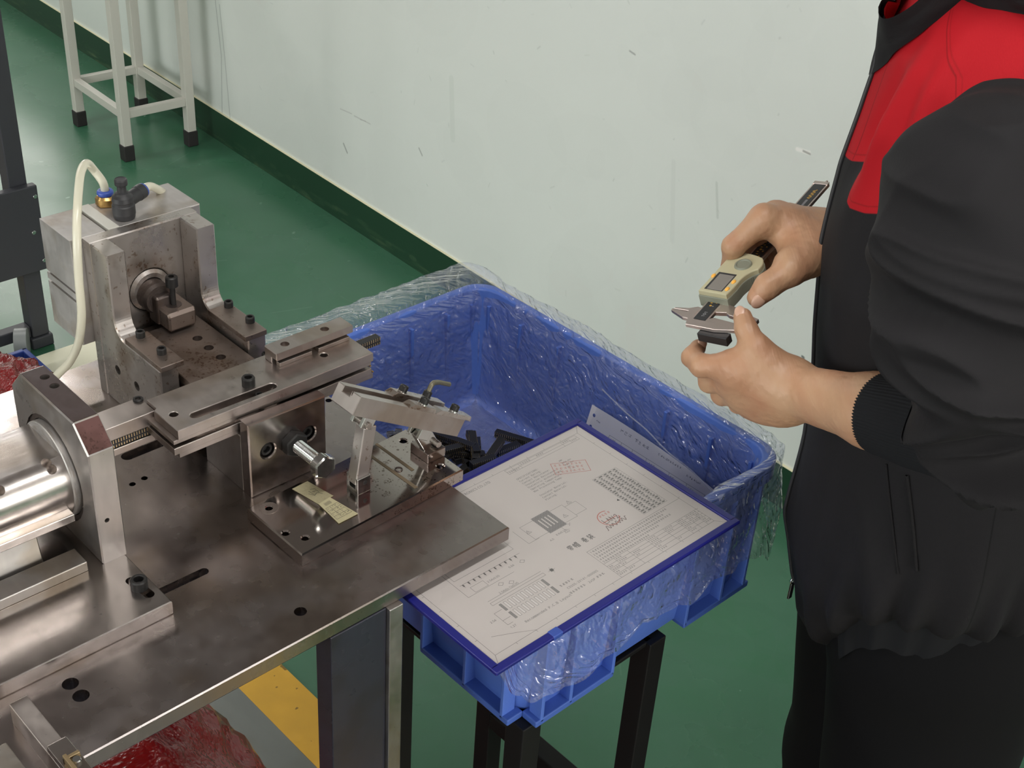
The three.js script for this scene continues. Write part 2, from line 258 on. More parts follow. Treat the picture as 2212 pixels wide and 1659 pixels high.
const skirtMap = canvasTex(2048, 64, (c, w, h) => {
  const r = rng(12); c.fillStyle = 'rgb(28,62,42)'; c.fillRect(0, 0, w, h);
  for (let i = 0; i < 260; i++) { const x = r() * w, y = h * (0.45 + 0.55 * Math.sqrt(r())), s = 3 + r() * 22; c.fillStyle = 'rgba(150,150,110,' + (0.03 + r() * 0.13) + ')'; c.beginPath(); c.ellipse(x, y, s, 1 + r() * 4, 0, 0, 7); c.fill(); }
});
skirtMap.wrapS = skirtMap.wrapT = THREE.RepeatWrapping; skirtMap.repeat.set(1 / 4.2, 10); skirtMap.offset.set(0, 0.2);
std('skirtPaint', [0.9, 0.9, 0.9], 0.38, 0, { map: skirtMap });
std('caulk', [0.75, 0.72, 0.5], 0.6);
{
  const X0 = -3.4, X1 = 2.75, Z0 = -7.6, Z1 = 4.2;
  const fl = struct(P(scene, 'floor', uvM(new THREE.BoxGeometry(X1 - X0, 0.1, Z1 - Z0).translate((X0 + X1) / 2, FLOOR - 0.05, (Z0 + Z1) / 2)), 'floorGreen'));
  fl.userData.label = 'glossy green epoxy factory floor'; fl.userData.category = 'floor';
  P(fl, 'grey_zone', bx(X0 + 0.01, 0.85, FLOOR, FLOOR + 0.0012, Z0 + 0.01, Z1 - 0.01, 0.0002), 'floorGrey', 'light grey painted floor zone under the machine');
  P(fl, 'yellow_line', bx(0.85, 0.939, FLOOR, FLOOR + 0.0016, Z0 + 0.01, Z1 - 0.01, 0.0002), 'linePaint', 'worn yellow floor marking line');
  const place = (m) => { m.position.set(WX, 0, WZ); m.rotation.y = WA; return m; };
  const wr = place(struct(P(scene, 'wall_right', uvM(new THREE.BoxGeometry(0.2, CEIL - FLOOR + 0.2, 13.5).translate(0.1, (CEIL + FLOOR) / 2, -1)), 'wallPaint')));
  wr.userData.label = 'scuffed white painted wall'; wr.userData.category = 'wall';
  const bb = place(struct(P(scene, 'baseboard_right', uvM(new THREE.BoxGeometry(0.006, 0.1, 13).translate(-0.003, FLOOR + 0.05, -1)), 'skirtPaint')));
  bb.userData.label = 'dark green painted skirting band along the white wall'; bb.userData.category = 'baseboard';
  P(bb, 'top_edge', bx(-0.006, 0, FLOOR + 0.1, FLOOR + 0.102, -7.4, 5.4, 0.0003), 'caulk');
  const box = (name, x0, x1, y0, y1, z0, z1, mat, label, cat) => { const m = struct(P(scene, name, uvM(new THREE.BoxGeometry(x1 - x0, y1 - y0, z1 - z0).translate((x0 + x1) / 2, (y0 + y1) / 2, (z0 + z1) / 2)), mat)); m.userData.label = label; m.userData.category = cat; return m; };
  box('ceiling', X0, X1, CEIL, CEIL + 0.1, Z0, Z1, 'ceilingPaint', 'dull mauve brown ceiling above the workshop', 'ceiling');
  box('wall_left', X0 - 0.1, X0, FLOOR - 0.1, CEIL + 0.1, Z0, Z1, 'plainWall', 'plain pale wall behind the photographer', 'wall');
  box('wall_back', X0, X1, FLOOR - 0.1, CEIL + 0.1, Z0 - 0.1, Z0, 'plainWall', 'plain pale wall at the far end of the workshop', 'wall');
  // wall with the window
  const wf = struct(new THREE.Group()); wf.name = 'wall_front'; wf.userData.label = 'pale wall with the daylit window'; wf.userData.category = 'wall'; scene.add(wf);
  const wx0 = -0.6, wx1 = 2.0, wy0 = 0.75, wy1 = 2.2;
  for (const [a, b, c, d] of [[X0, wx0, FLOOR - 0.1, CEIL + 0.1], [wx1, X1, FLOOR - 0.1, CEIL + 0.1], [wx0, wx1, FLOOR - 0.1, wy0], [wx0, wx1, wy1, CEIL + 0.1]]) P(wf, 'wall_panel', uvM(new THREE.BoxGeometry(b - a, d - c, 0.1).translate((a + b) / 2, (c + d) / 2, Z1 + 0.05)), 'plainWall');
  const win = struct(new THREE.Group()); win.name = 'window_1'; win.userData.label = 'bright frosted daylit window'; win.userData.category = 'window'; scene.add(win);
  const glow = new THREE.MeshStandardMaterial({ color: lin(0.8, 0.8, 0.8), emissive: lin(1.0, 0.97, 0.92), emissiveIntensity: 1.6, roughness: 0.6 }); glow.name = 'windowGlow';
  for (let i = 0; i < 3; i++) { const a = wx0 + (wx1 - wx0) * i / 3, b = wx0 + (wx1 - wx0) * (i + 1) / 3; P(win, 'pane', new THREE.BoxGeometry(b - a - 0.05, wy1 - wy0 - 0.05, 0.01).translate((a + b) / 2, (wy0 + wy1) / 2, Z1 + 0.05), glow); P(win, 'frame_bar', bx(b - 0.03, b + 0.03, wy0, wy1, Z1 + 0.02, Z1 + 0.08), 'whiteSteel'); }
  P(win, 'frame_bar', bx(wx0 - 0.03, wx0 + 0.03, wy0, wy1, Z1 + 0.02, Z1 + 0.08), 'whiteSteel');
  const wl = new THREE.RectAreaLight(lin(1, 0.97, 0.93), WINDOW_POWER, wx1 - wx0, wy1 - wy0); wl.position.set((wx0 + wx1) / 2, (wy0 + wy1) / 2, Z1 - 0.02); wl.lookAt((wx0 + wx1) / 2, (wy0 + wy1) / 2, -10); wl.name = 'window_light'; scene.add(wl);
  const w2 = struct(new THREE.Group()); w2.name = 'window_2'; w2.userData.label = 'bright frosted window far along the white wall'; w2.userData.category = 'window'; scene.add(w2); place(w2);
  const a0 = -5.4, a1 = -3.55, g2 = glow.clone(); g2.emissiveIntensity = 0.85; g2.name = 'farWindowGlow';
  for (let i = 0; i < 2; i++) P(w2, 'pane', new THREE.BoxGeometry(0.012, 1.5, 0.88).translate(-0.012, 1.15, a0 + 0.46 + i * 0.93), g2);
  for (const z of [a0, a0 + 0.925, a1]) P(w2, 'frame_bar', bx(-0.03, 0, 0.38, 1.92, z - 0.025, z + 0.025), 'whiteSteel'); for (const y of [0.38, 1.92]) P(w2, 'frame_bar', bx(-0.03, 0, y - 0.025, y + 0.025, a0, a1), 'whiteSteel');
  const l2 = new THREE.RectAreaLight(lin(1, 0.97, 0.92), FAR_POWER, 1.8, 1.5); l2.position.set(WX - 0.06 + 0.0444 * 4.475, 1.15, WZ - 4.475); l2.lookAt(-10, 1.15, WZ - 4.475); l2.name = 'far_window_light'; scene.add(l2);
  const w3 = struct(new THREE.Group()); w3.name = 'window_3'; w3.userData.label = 'wide frosted window on the wall behind the photographer'; w3.userData.category = 'window'; scene.add(w3);
  const g3 = glow.clone(); g3.emissive = lin(0.95, 1.0, 0.97); g3.emissiveIntensity = 1.4; g3.name = 'leftWindowGlow';
  for (let i = 0; i < 3; i++) P(w3, 'pane', new THREE.BoxGeometry(0.012, 1.5, 1.1).translate(X0 + 0.012, 1.3, -3.2 + 0.57 + i * 1.14), g3);
  for (let i = 0; i < 4; i++) P(w3, 'frame_bar', bx(X0, X0 + 0.03, 0.53, 2.07, -3.2 + i * 1.14 - 0.02, -3.2 + i * 1.14 + 0.02), 'whiteSteel'); for (const y of [0.53, 2.07]) P(w3, 'frame_bar', bx(X0, X0 + 0.03, y - 0.02, y + 0.02, -3.2, 0.22), 'whiteSteel');
  const l3 = new THREE.RectAreaLight(lin(0.96, 1, 0.98), LEFT_POWER, 3.4, 1.5); l3.position.set(X0 + 0.05, 1.3, -1.49); l3.lookAt(10, 1.3, -1.49); l3.name = 'left_window_light'; scene.add(l3);
  const tubeGlow = new THREE.MeshStandardMaterial({ color: lin(0.9, 0.9, 0.9), emissive: lin(1, 0.98, 0.95), emissiveIntensity: 3.0, roughness: 0.5 }); tubeGlow.name = 'tubeGlow';
  LAMPS.forEach(([x, z], i) => {
    const t = thing('ceiling_lamp', 'twin tube batten lamp on the mauve ceiling', 'lamp', 'batten lamps on the ceiling');
    P(t, 'housing', bx(x - 0.6, x + 0.6, CEIL - 0.04, CEIL, z - 0.1, z + 0.1, 0.004), 'whiteSteel');
    for (const s of [-1, 1]) P(t, 'lamp_tube', rod(V3(x - 0.57, CEIL - 0.055, z + s * 0.05), V3(x + 0.57, CEIL - 0.055, z + s * 0.05), 0.014), tubeGlow);
    rebase(t, x, CEIL, z);
    const l = new THREE.RectAreaLight(lin(1, 0.985, 0.96), LAMP_POWER, 1.14, 0.14); l.position.set(x, CEIL - 0.075, z); l.lookAt(x, -10, z); l.name = 'lamp_light'; scene.add(l);
  });
}
// ---------------------------------------------------------------- machine table
const T = 0.83;
{
  const t = thing('machine_table', 'machined steel table plate with slots on a slate grey pillar', 'table');
  const holes = [[0.4674, -0.6967, 0.0065], [0.2845, -0.7414, 0.0075], [0.2847, -0.725, 0.0075], [0.4604, -0.9366, 0.0042], [0.4472, -0.9353, 0.0042], [0.37, -0.79, 0.4325, -0.7895, 0.0055], [0.466, -0.977, 0.5, -0.977, 0.0075], [0.6731, -0.9376, 0.0045], [0.6716, -0.884, 0.0045]];
  P(t, 'table_plate', plateY(rect(-0.05, 0.679, -1.15, -0.669), T - 0.0155, T, holes, 0.0011), 'plateSteel');
  P(t, 'hole_backing', bx(0.02, 0.53, T - 0.04, T - 0.0156, -1.0, -0.69), 'slateSteel');  // unseen plate added below the table so its holes stay dark
  P(t, 'pillar_edge', bx(0.536, 0.551, FLOOR, T - 0.0155, -0.76, -0.6635, 0.001), 'millSteel');
  P(t, 'pillar_panel', bx(0.477, 0.536, FLOOR, T - 0.0155, -0.69, -0.668, 0.001), 'slateSteel');
  P(t, 'leg', bx(-0.04, 0.0, FLOOR, T - 0.0155, -1.1, -0.7), 'slateSteel');
  P(t, 'stop_bar', bx(0.2333, 0.2476, T, T + 0.02, -0.732, -0.64), 'fineSteel');
  P(t, 'end_block', bx(0.2338, 0.2492, T + 0.002, T + 0.0255, -0.673, -0.63), 'polish');
  P(t, 'lower_block', bx(0.15, 0.213, T, T + 0.03, -0.69, -0.6), 'millSteel');
  P(t, 'corner_clip', [bx(0.2365, 0.2485, T + 0.0255, T + 0.0285, -0.6535, -0.6505, 0.0005), bx(0.2365, 0.2395, T + 0.0255, T + 0.031, -0.6535, -0.635, 0.0005)], 'dullBrass', 'small dull brass clip on the corner block');
  P(t, 'clip_screw', crispLathe([[0, 0.003], [0.0028, 0.003], [0.0034, 0.0022], [0.0034, 0]], 18).translate(0.2435, T + 0.0255, -0.6465), 'zinc');
  rebase(t, 0.3, FLOOR, -0.85);
}
// ---------------------------------------------------------------- barrel unit on the left
{
  const t = thing('barrel_unit', 'polished steel barrel in a chamfered bearing bracket with maroon top', 'machine part');
  P(t, 'base_plate', plateY(rect(0.0, 0.3855, -0.985, -0.76), T, T + 0.0138, [[0.3725, -0.803, 0.3755, -0.779, 0.0052]], 0.0008), 'polish');
  capScrew(t, 0.3738, T + 0.0135, -0.7915, 0.0072, 0.0095);
  // bracket: flat top, chamfered shoulders, bored through
  const yc = 0.9045, zc = -0.9055, rr = 0.0505;
  P(t, 'bracket', drill(plateX([[-0.9695, 0.8436], [-0.8355, 0.8436], [-0.8355, 0.9556], [-0.856, 0.977], [-0.949, 0.977], [-0.9695, 0.956]], 0.3648, 0.3877, [[zc, yc, rr]], 0.0012), [[[0.379, 0.977, -0.931], [0, -1, 0], 0.0042, 0.014], [[0.379, 0.977, -0.914], [0, -1, 0], 0.0042, 0.014], [[0.3735, 0.887, -0.8355], [0, 0, -1], 0.0022, 0.012]]), 'bracketSteel');
  P(t, 'top_paint', plateY(rect(0.3662, 0.3866, -0.9478, -0.8572), 0.9769, 0.9774, [[0.379, -0.931, 0.0042], [0.379, -0.914, 0.0042]], 0.0001), 'maroonPaint', 'worn maroon paint on the bracket top');
  const cg = bx(0.3662, 0.3866, -0.0003, 0.0003, -0.0136, 0.0136, 0.0001); cg.applyMatrix4(new THREE.Matrix4().makeRotationX(Math.atan2(0.0214, 0.0205))); cg.translate(0, 0.96655, -0.8455);
  P(t, 'shoulder_paint', cg, 'redPrimer', 'dull red primer on the bracket shoulder');
  const turn = (prof, x) => crispLathe(prof, 56).rotateZ(-Math.PI / 2).translate(x, yc, zc);      // lathe axis along +x
  P(t, 'bearing_ring', turn([[0.0445, 0.0], [rr, 0.0], [rr, 0.004], [0.0505, 0.0225], [0.0445, 0.0225], [0.0445, 0.0]], 0.3665), 'darkSteel');
  P(t, 'end_disc', turn([[0, 0], [0.043, 0], [0.0438, 0.0008], [0.0438, 0.02], [0, 0.02]], 0.36), 'aluminium');
  // barrel: cylinder with a flat milled on top and a key bar in front
  const bs = new THREE.Shape(), br = 0.0425, fa = Math.asin(0.0315 / br); bs.absarc(0, 0, br, fa, Math.PI - fa + Math.PI * 0, false);
  const b2 = new THREE.Shape(); for (let i = 0; i <= 90; i++) { const a = Math.PI - fa + (Math.PI + 2 * fa) * i / 90; i ? b2.lineTo(Math.cos(a) * br, Math.sin(a) * br) : b2.moveTo(Math.cos(a) * br, Math.sin(a) * br); } b2.closePath();
  const bg = new THREE.ExtrudeGeometry(b2, { depth: 0.30, bevelEnabled: false }).rotateY(Math.PI / 2).translate(0.062, yc, zc);
  smoothRound(bg, yc, zc, br);
  P(t, 'barrel', drillKeep(bg, [[100, 1000], [112, 1014], [0, 1060]].map(([px, py]) => { const h = barrelHit(px, py, yc, zc, br); return [h.toArray(), [0, yc - h.y, zc - h.z], 0.0042, 0.016]; })), 'polish');
  P(t, 'key_bar', bx(0.08, 0.356, 0.8815, 0.8895, -0.8715, -0.8565, 0.001), 'polish', 'bright key bar under the barrel');
  P(t, 'cradle', plateX([[-0.958, T + 0.0138], [-0.862, T + 0.0138], [-0.868, 0.873], [-0.884, 0.866], [-0.926, 0.866], [-0.944, 0.874]], 0.05, 0.326), 'millSteel');
  P(t, 'cradle_rail', bx(0.05, 0.352, T + 0.0138, T + 0.0235, -0.8585, -0.836), 'millSteel');
  P(t, 'rear_bar', bx(0.02, 0.372, T, T + 0.022, -1.128, -1.058, 0.0015), 'polish', 'bright polished flat bar behind the barrel');
  rebase(t, 0.25, T, -0.88);
}
function drillKeep(geo, holes) {                          // as drill, keeping the round normals and uv
  let b = new Brush(plain(geo)); b.updateMatrixWorld();
  for (const [p, d, r, dep] of holes) { const dir = V3(...d).normalize(), c = new Brush(plain(along(new THREE.CylinderGeometry(r, r, dep + 0.004, 20).translate(0, dep / 2 - 0.002, 0), V3(...p), V3(...p).add(dir)))); c.updateMatrixWorld(); b = csg.evaluate(b, c, SUBTRACTION); b.updateMatrixWorld(); }
  return b.geometry;
}
function smoothRound(g, yc, zc, r) {                      // round normals on the curved side of an extruded bar along x
  const p = g.attributes.position, n = g.attributes.normal;
  for (let i = 0; i < p.count; i++) { const y = p.getY(i) - yc, z = p.getZ(i) - zc; if (Math.abs(n.getX(i)) < 0.5 && !(n.getY(i) > 0.99) && Math.abs(Math.hypot(y, z) - r) < 1e-4) n.setXYZ(i, 0, y / r, z / r); }
  const uv = new Float32Array(p.count * 2); for (let i = 0; i < p.count; i++) { uv[2 * i] = p.getX(i); uv[2 * i + 1] = Math.atan2(p.getY(i) - yc, p.getZ(i) - zc) * r; } g.setAttribute('uv', new THREE.BufferAttribute(uv, 2));
}
function barrelHit(px, py, yc, zc, r) {
  const o = camera.position, d = pix(px, py, 1).sub(o), a = d.y * d.y + d.z * d.z, b = 2 * ((o.y - yc) * d.y + (o.z - zc) * d.z), c = (o.y - yc) ** 2 + (o.z - zc) ** 2 - r * r;
  return o.clone().addScaledVector(d, (-b - Math.sqrt(Math.max(0, b * b - 4 * a * c))) / (2 * a));
}
// ---------------------------------------------------------------- pin headers (small black connectors)
function headerParts(parent, len, local = true) {
  const n = Math.floor(len / 0.00254), w = 0.0085, h = 0.0085;
  P(parent, 'housing', bx(-len / 2, len / 2, 0, h, -w / 2, w / 2, 0.0006), 'connectorBlack');
  const pins = []; for (let i = 0; i < n; i++) for (const s of [-1, 1]) { const x = -len / 2 + (i + 0.5) * len / n; pins.push(new THREE.BoxGeometry(0.0007, 0.0034, 0.0005).translate(x, h * 0.78, s * (w / 2 + 0.0002)), new THREE.BoxGeometry(0.0007, 0.0026, 0.0005).translate(x, h * 0.2, s * (w / 2 + 0.0002))); }
  P(parent, 'pins', pins, 'gold', 'rows of gold contact pins');
}
// ---------------------------------------------------------------- feed rail
{
  const t = thing('feed_rail', 'slotted steel feed rail with stacked plates and a clamp bar on top', 'machine part');
  P(t, 'top_plate', plateY([[0.4615, -0.866], [0.675, -0.866], [0.675, -0.9255], [0.4655, -0.9255], [0.4655, -0.909], [0.4615, -0.906]], 0.9125, 0.9222, [[0.4723, -0.891, 0.004], [0.6355, -0.8915, 0.0038], [0.4865, -0.8785, 0.5655, -0.8765, 0.0048]], 0.0006), 'fineSteel');
  P(t, 'upper_plate', plateY(rect(0.457, 0.673, -0.9245, -0.8668), 0.9085, 0.9126, [[0.4865, -0.8785, 0.5655, -0.8765, 0.0048], [0.4723, -0.891, 0.004], [0.6355, -0.8915, 0.0038]], 0.0004), 'fineSteel');
  P(t, 'core_plate', bx(0.463, 0.671, 0.9048, 0.9086, -0.9235, -0.889, 0.0004), 'darkSteel');
  P(t, 'middle_plate', bx(0.4565, 0.6735, 0.8978, 0.9049, -0.9245, -0.8662, 0.0006), 'fineSteel');
  P(t, 'lower_plate', bx(0.4618, 0.676, 0.8925, 0.8979, -0.9235, -0.8672, 0.0006), 'fineSteel');
  P(t, 'infeed_bar', bx(0.3879, 0.4652, 0.9045, 0.9185, -0.9385, -0.9105, 0.0008), 'fineSteel');
  P(t, 'infeed_ledge', bx(0.3879, 0.463, 0.8865, 0.8938, -0.9385, -0.9115, 0.0008), 'fineSteel');
  P(t, 'infeed_web', bx(0.3879, 0.463, 0.8937, 0.9046, -0.9385, -0.9265, 0.0004), 'darkSteel');
  capScrew(t, 0.4618, 0.9165, -0.9345, 0.0046, 0.004); capScrew(t, 0.55, 0.9222, -0.8905, 0.0062, 0.009); capScrew(t, 0.5535, 0.905, -0.8785, 0.0042, 0.0125);
  P(t, 'clamp_bar', drill(plateX([[-0.92, 0.9222], [-0.9085, 0.9222], [-0.9085, 0.9287], [-0.9, 0.9287], [-0.9, 0.9365], [-0.92, 0.9365]], 0.5875, 0.677), [0.6045, 0.6505].map((x) => [[x, 0.9365, -0.9105], [0, -1, 0], 0.0043, 0.0068])), 'fineSteel');
  P(t, 'guide_strip', bx(0.59, 0.627, 0.9222, 0.9262, -0.9045, -0.8985, 0.0005), 'fineSteel'); P(t, 'guide_strip', bx(0.6345, 0.6715, 0.9222, 0.9262, -0.9045, -0.8985, 0.0005), 'fineSteel');
  P(t, 'end_pin', bx(0.6735, 0.6752, 0.9048, 0.9062, -0.8735, -0.869, 0.0003), 'brass'); P(t, 'end_pin', bx(0.676, 0.6775, 0.8978, 0.8992, -0.871, -0.868, 0.0003), 'brass');
  rebase(t, 0.56, T, -0.9);
  const h1 = thing('pin_header', 'black pin header strip with gold pins in the infeed track', 'connector', 'pin headers in the machine'); headerParts(h1, 0.074); h1.position.set(0.4255, 0.8948, -0.9165);
  h1.userData.group = undefined; delete h1.userData.group;
  const h2 = thing('pin_header', 'black pin header sticking out of the feed rail end', 'connector'); headerParts(h2, 0.05); h2.position.set(0.6815, 0.9066, -0.8985);
}
{
  const t = thing('stop_block', 'polished steel stop block with a hex bolt and two recessed screws', 'machine part');
  const z = -0.8492;
  P(t, 'block', plateZ([[0.5211, T], [0.6062, T], [0.6062, 0.909], [0.5211, 0.9112]], -0.8634, z, [[0.5412, 0.8752, 0.0078], [0.5864, 0.8745, 0.0078]], 0.0012), 'mirrorSteel');
  P(t, 'rail_seat', bx(0.5212, 0.6061, T, 0.8924, -0.926, -0.8633, 0.0008), 'millSteel');
  for (const x of [0.5412, 0.5864]) { P(t, 'counterbore', rod(V3(x, 0.875, -0.8633), V3(x, 0.875, -0.8586), 0.0079), 'darkSteel'); const s = capScrew(t, x, 0.875, -0.8586, 0.0064, 0.0072, [0, 0, 1]); s.name = 'recessed_screw'; }
  const c = V3(0.5672, 0.8745, z);
  const fz = c.clone().add(V3(0, 0, 1));
  P(t, 'lock_nut', along(crispLathe([[0, 0], [0.0122, 0], [0.0128, 0.0012], [0.0128, 0.0085], [0.0115, 0.0098], [0, 0.0098]], 6), c, fz), 'blackOxide');
  const prof = [[0, 0]]; for (let i = 0; i <= 32; i++) { prof.push([i % 2 ? 0.0057 : 0.0065, 0.0085 + i * 0.0011]); } prof.push([0.006, 0.0448], [0, 0.0448]);
  P(t, 'threaded_shank', along(crispLathe(prof, 24), c, fz), 'zinc');
  P(t, 'bolt_head', along(crispLathe([[0, 0.0435], [0.0118, 0.0435], [0.0123, 0.0446], [0.0123, 0.052], [0.0108, 0.0533], [0, 0.0533]], 6), c, fz), 'zinc');
  rebase(t, 0.5637, T, -0.887);
}
// ---------------------------------------------------------------- press unit at the back
{
  const t = thing('press_unit', 'pneumatic cylinder slide unit with two upright side plates and guides', 'machine part');
  const prof = () => { const s = new THREE.Shape(); s.moveTo(0.9685, T); s.lineTo(0.9685, 0.9145); s.lineTo(1.0315, 0.9145); s.quadraticCurveTo(1.051, 0.9155, 1.051, 0.936); s.lineTo(1.051, 1.0015); s.lineTo(1.0832, 1.0015); s.lineTo(1.0832, T); s.closePath(); return s; };
  P(t, 'side_plate', plateX(prof(), 0.5036, 0.5232, [[-1.055, 0.8738, 0.0062], [-1.0183, 0.8735, 0.0062]], 0.0012), 'rustSteel'); P(t, 'side_plate', plateX(prof(), 0.6005, 0.621, [], 0.0012), 'rustSteel');
  P(t, 'back_plate', plateZ([[0.5036, T], [0.6213, T], [0.6213, 1.0018], [0.5036, 1.0018]], -1.0988, -1.0834, [[0.5625, 0.932, 0.0235]], 0.0012), 'rustSteel');
  P(t, 'guide_plate', bx(0.5036, 0.5282, 0.9146, 0.9205, -1.033, -0.966, 0.0007), 'oilSteel'); P(t, 'guide_plate', bx(0.596, 0.621, 0.9146, 0.9205, -1.033, -0.966, 0.0007), 'oilSteel');
  for (const [x, z] of [[0.616, -1.0262], [0.616, -0.9877], [0.5177, -0.9883], [0.5175, -1.0272]]) capScrew(t, x, 0.9205, z, 0.0046, 0.0065);
  P(t, 'slide_plate', plateY(rect(0.5262, 0.598, -1.06, -0.948), 0.893, 0.9015, [[0.5742, -1.0195, 0.0056], [0.5735, -0.9976, 0.0056], [0.5733, -0.9757, 0.0056]], 0.0007), 'oilSteel');
  P(t, 'slide_body', bx(0.526, 0.5985, T, 0.8935, -1.08, -0.955, 0.0007), 'darkSteel');
  P(t, 'front_lip', bx(0.53, 0.622, 0.872, 0.894, -0.955, -0.9405, 0.0007), 'darkSteel');
  for (const [x, z] of [[0.5965, -0.951], [0.6135, -0.9585], [0.545, -0.949]]) capScrew(t, x, 0.893, z, 0.004, 0.007);
  // rod, coupling and tee block
  P(t, 'rod_collar', along(crispLathe([[0.0145, 0], [0.0225, 0], [0.0225, 0.007], [0.019, 0.0095], [0.0145, 0.0095], [0.0145, 0]], 36), V3(0.5625, 0.932, -1.0915), V3(0.5625, 0.932, 0)), 'rustSteel');
  P(t, 'piston_rod', along(crispLathe([[0, 0], [0.0165, 0], [0.0165, 0.022], [0.0145, 0.026], [0, 0.026]], 32), V3(0.562, 0.929, -1.092), V3(0.562, 0.929, 0)), 'darkSteel');
  P(t, 'tee_block', plateX([[-1.0745, 0.9045], [-1.0415, 0.9045], [-1.0395, 0.907], [-1.0395, 0.921], [-1.0415, 0.925], [-1.0745, 0.925]], 0.556, 0.5868, [], 0.002), 'oilSteel');
  P(t, 'coupling', bx(0.5535, 0.572, 0.9045, 0.936, -1.076, -1.058, 0.003), 'darkSteel');
  P(t, 'adjust_bolt', along(crispLathe([[0, 0], [0.0028, 0], [0.0028, 0.021], [0.0062, 0.0212], [0.0062, 0.031], [0.0052, 0.032], [0.003, 0.032], [0.003, 0.026], [0, 0.026]], 20), V3(0.571, 0.925, -1.0555), V3(0.571, 2, -1.0555)), 'blackOxide');
  P(t, 'washer_recess', crispLathe([[0, 0.0004], [0.008, 0.0004], [0.008, -0.001]], 24).translate(0.571, 0.925, -1.0555), 'darkSteel');
  // cylinder body with switch grooves
  const y0 = 0.885, y1 = 1.0012, x0 = 0.4915, x1 = 0.634;
  const cs = [[x0, y0], [x1, y0], [x1, y1], [x0 + 0.0525, y1], [x0 + 0.0525, y1 - 0.004], [x0 + 0.0375, y1 - 0.004], [x0 + 0.0375, y1], [x0, y1], [x0, 0.9452], [x0 + 0.003, 0.9452], [x0 + 0.003, 0.9425], [x0, 0.9425], [x0, 0.9355], [x0 + 0.003, 0.9355], [x0 + 0.003, 0.9325], [x0, 0.9325]];
  P(t, 'cylinder_body', plateZ(cs, -1.1618, -1.0989, [], 0.001), 'aluminium', 'pale grey aluminium cylinder body');
  P(t, 'groove_strip', bx(x0 + 0.041, x0 + 0.0527, y1 - 0.0038, y1 + 0.0009, -1.1615, -1.0992, 0.0005), 'whiteSteel', 'white strip in the cylinder groove');
  const fit = P(t, 'push_fitting', along(crispLathe([[0.0092, 0], [0.0105, 0.001], [0.0105, 0.008], [0.0085, 0.0105], [0.0068, 0.011]], 6), V3(0.5585, y1, -1.151), V3(0.5585, 9, -1.151)), 'brass', 'brass hex push fitting');
  P(fit, 'release_ring', lathe([[0.0045, 0.0105], [0.0074, 0.0105], [0.0082, 0.012], [0.0082, 0.0145], [0.0072, 0.016], [0.0045, 0.016]], 28).translate(0.5585, y1, -1.151), 'bluePlastic', 'blue release ring');
  const vx = 0.558, vz = -1.114;
  const valve = P(t, 'flow_control', crispLathe([[0, 0], [0.0095, 0], [0.0106, 0.002], [0.0113, 0.006], [0.0113, 0.0145], [0.0104, 0.0155], [0.0104, 0.018], [0.0108, 0.019], [0.0102, 0.0235], [0.0078, 0.0255], [0.0066, 0.0275], [0.0046, 0.0285], [0.0044, 0.0345], [0.006, 0.0355], [0.0063, 0.0365], [0.0063, 0.0405], [0.0056, 0.042], [0.0045, 0.0415], [0, 0.0415]], 32).translate(vx, y1, vz), 'blackPlastic', 'black flow control valve with knurled knob');
  const va = V3(vx + 0.006, y1 + 0.0165, vz - 0.002), vb = V3(vx + 0.03, y1 + 0.0175, vz - 0.013);
  P(valve, 'side_port', along(crispLathe([[0.0072, 0], [0.0072, 0.0155], [0.0078, 0.016], [0.0078, 0.0235], [0.0045, 0.0238]], 28), va, vb), 'blackPlastic');
  P(valve, 'release_ring', along(lathe([[0.0042, 0.0232], [0.0073, 0.0232], [0.0073, 0.0258], [0.0042, 0.0262]], 28), va, vb), 'bluePlastic', 'blue release ring');
  const q = (x, y, Y) => { const d = pix(x, y, 1).sub(camera.position); return camera.position.clone().addScaledVector(d, (Y - 1.6) / d.y); }, qd = (x, y, d) => pix(x, y, d);
  P(t, 'air_hose', tube([V3(0.5585, y1 + 0.012, -1.151), V3(0.5575, y1 + 0.024, -1.151), qd(203, 368, 1.322), qd(188, 353, 1.305), qd(176, 368, 1.288), qd(169, 420, 1.268), qd(166, 500, 1.258), qd(170, 600, 1.272), qd(176, 680, 1.292), qd(169, 742, 1.318), qd(148, 785, 1.34), qd(122, 812, 1.355), qd(100, 845, 1.36)], 0.0042, 110, 14), 'hose', 'translucent cream air hose looping up');
  const e = vb.clone().sub(va).normalize();
  P(t, 'air_hose', tube([vb.clone().addScaledVector(e, -0.004), vb.clone().addScaledVector(e, 0.008), qd(358, 418, 1.385), qd(385, 426, 1.41), qd(405, 444, 1.435), qd(416, 470, 1.455), qd(420, 520, 1.48)], 0.0042, 60, 14), 'hose', 'translucent cream air hose behind the back plate');
  rebase(t, 0.5625, T, -1.06);
}
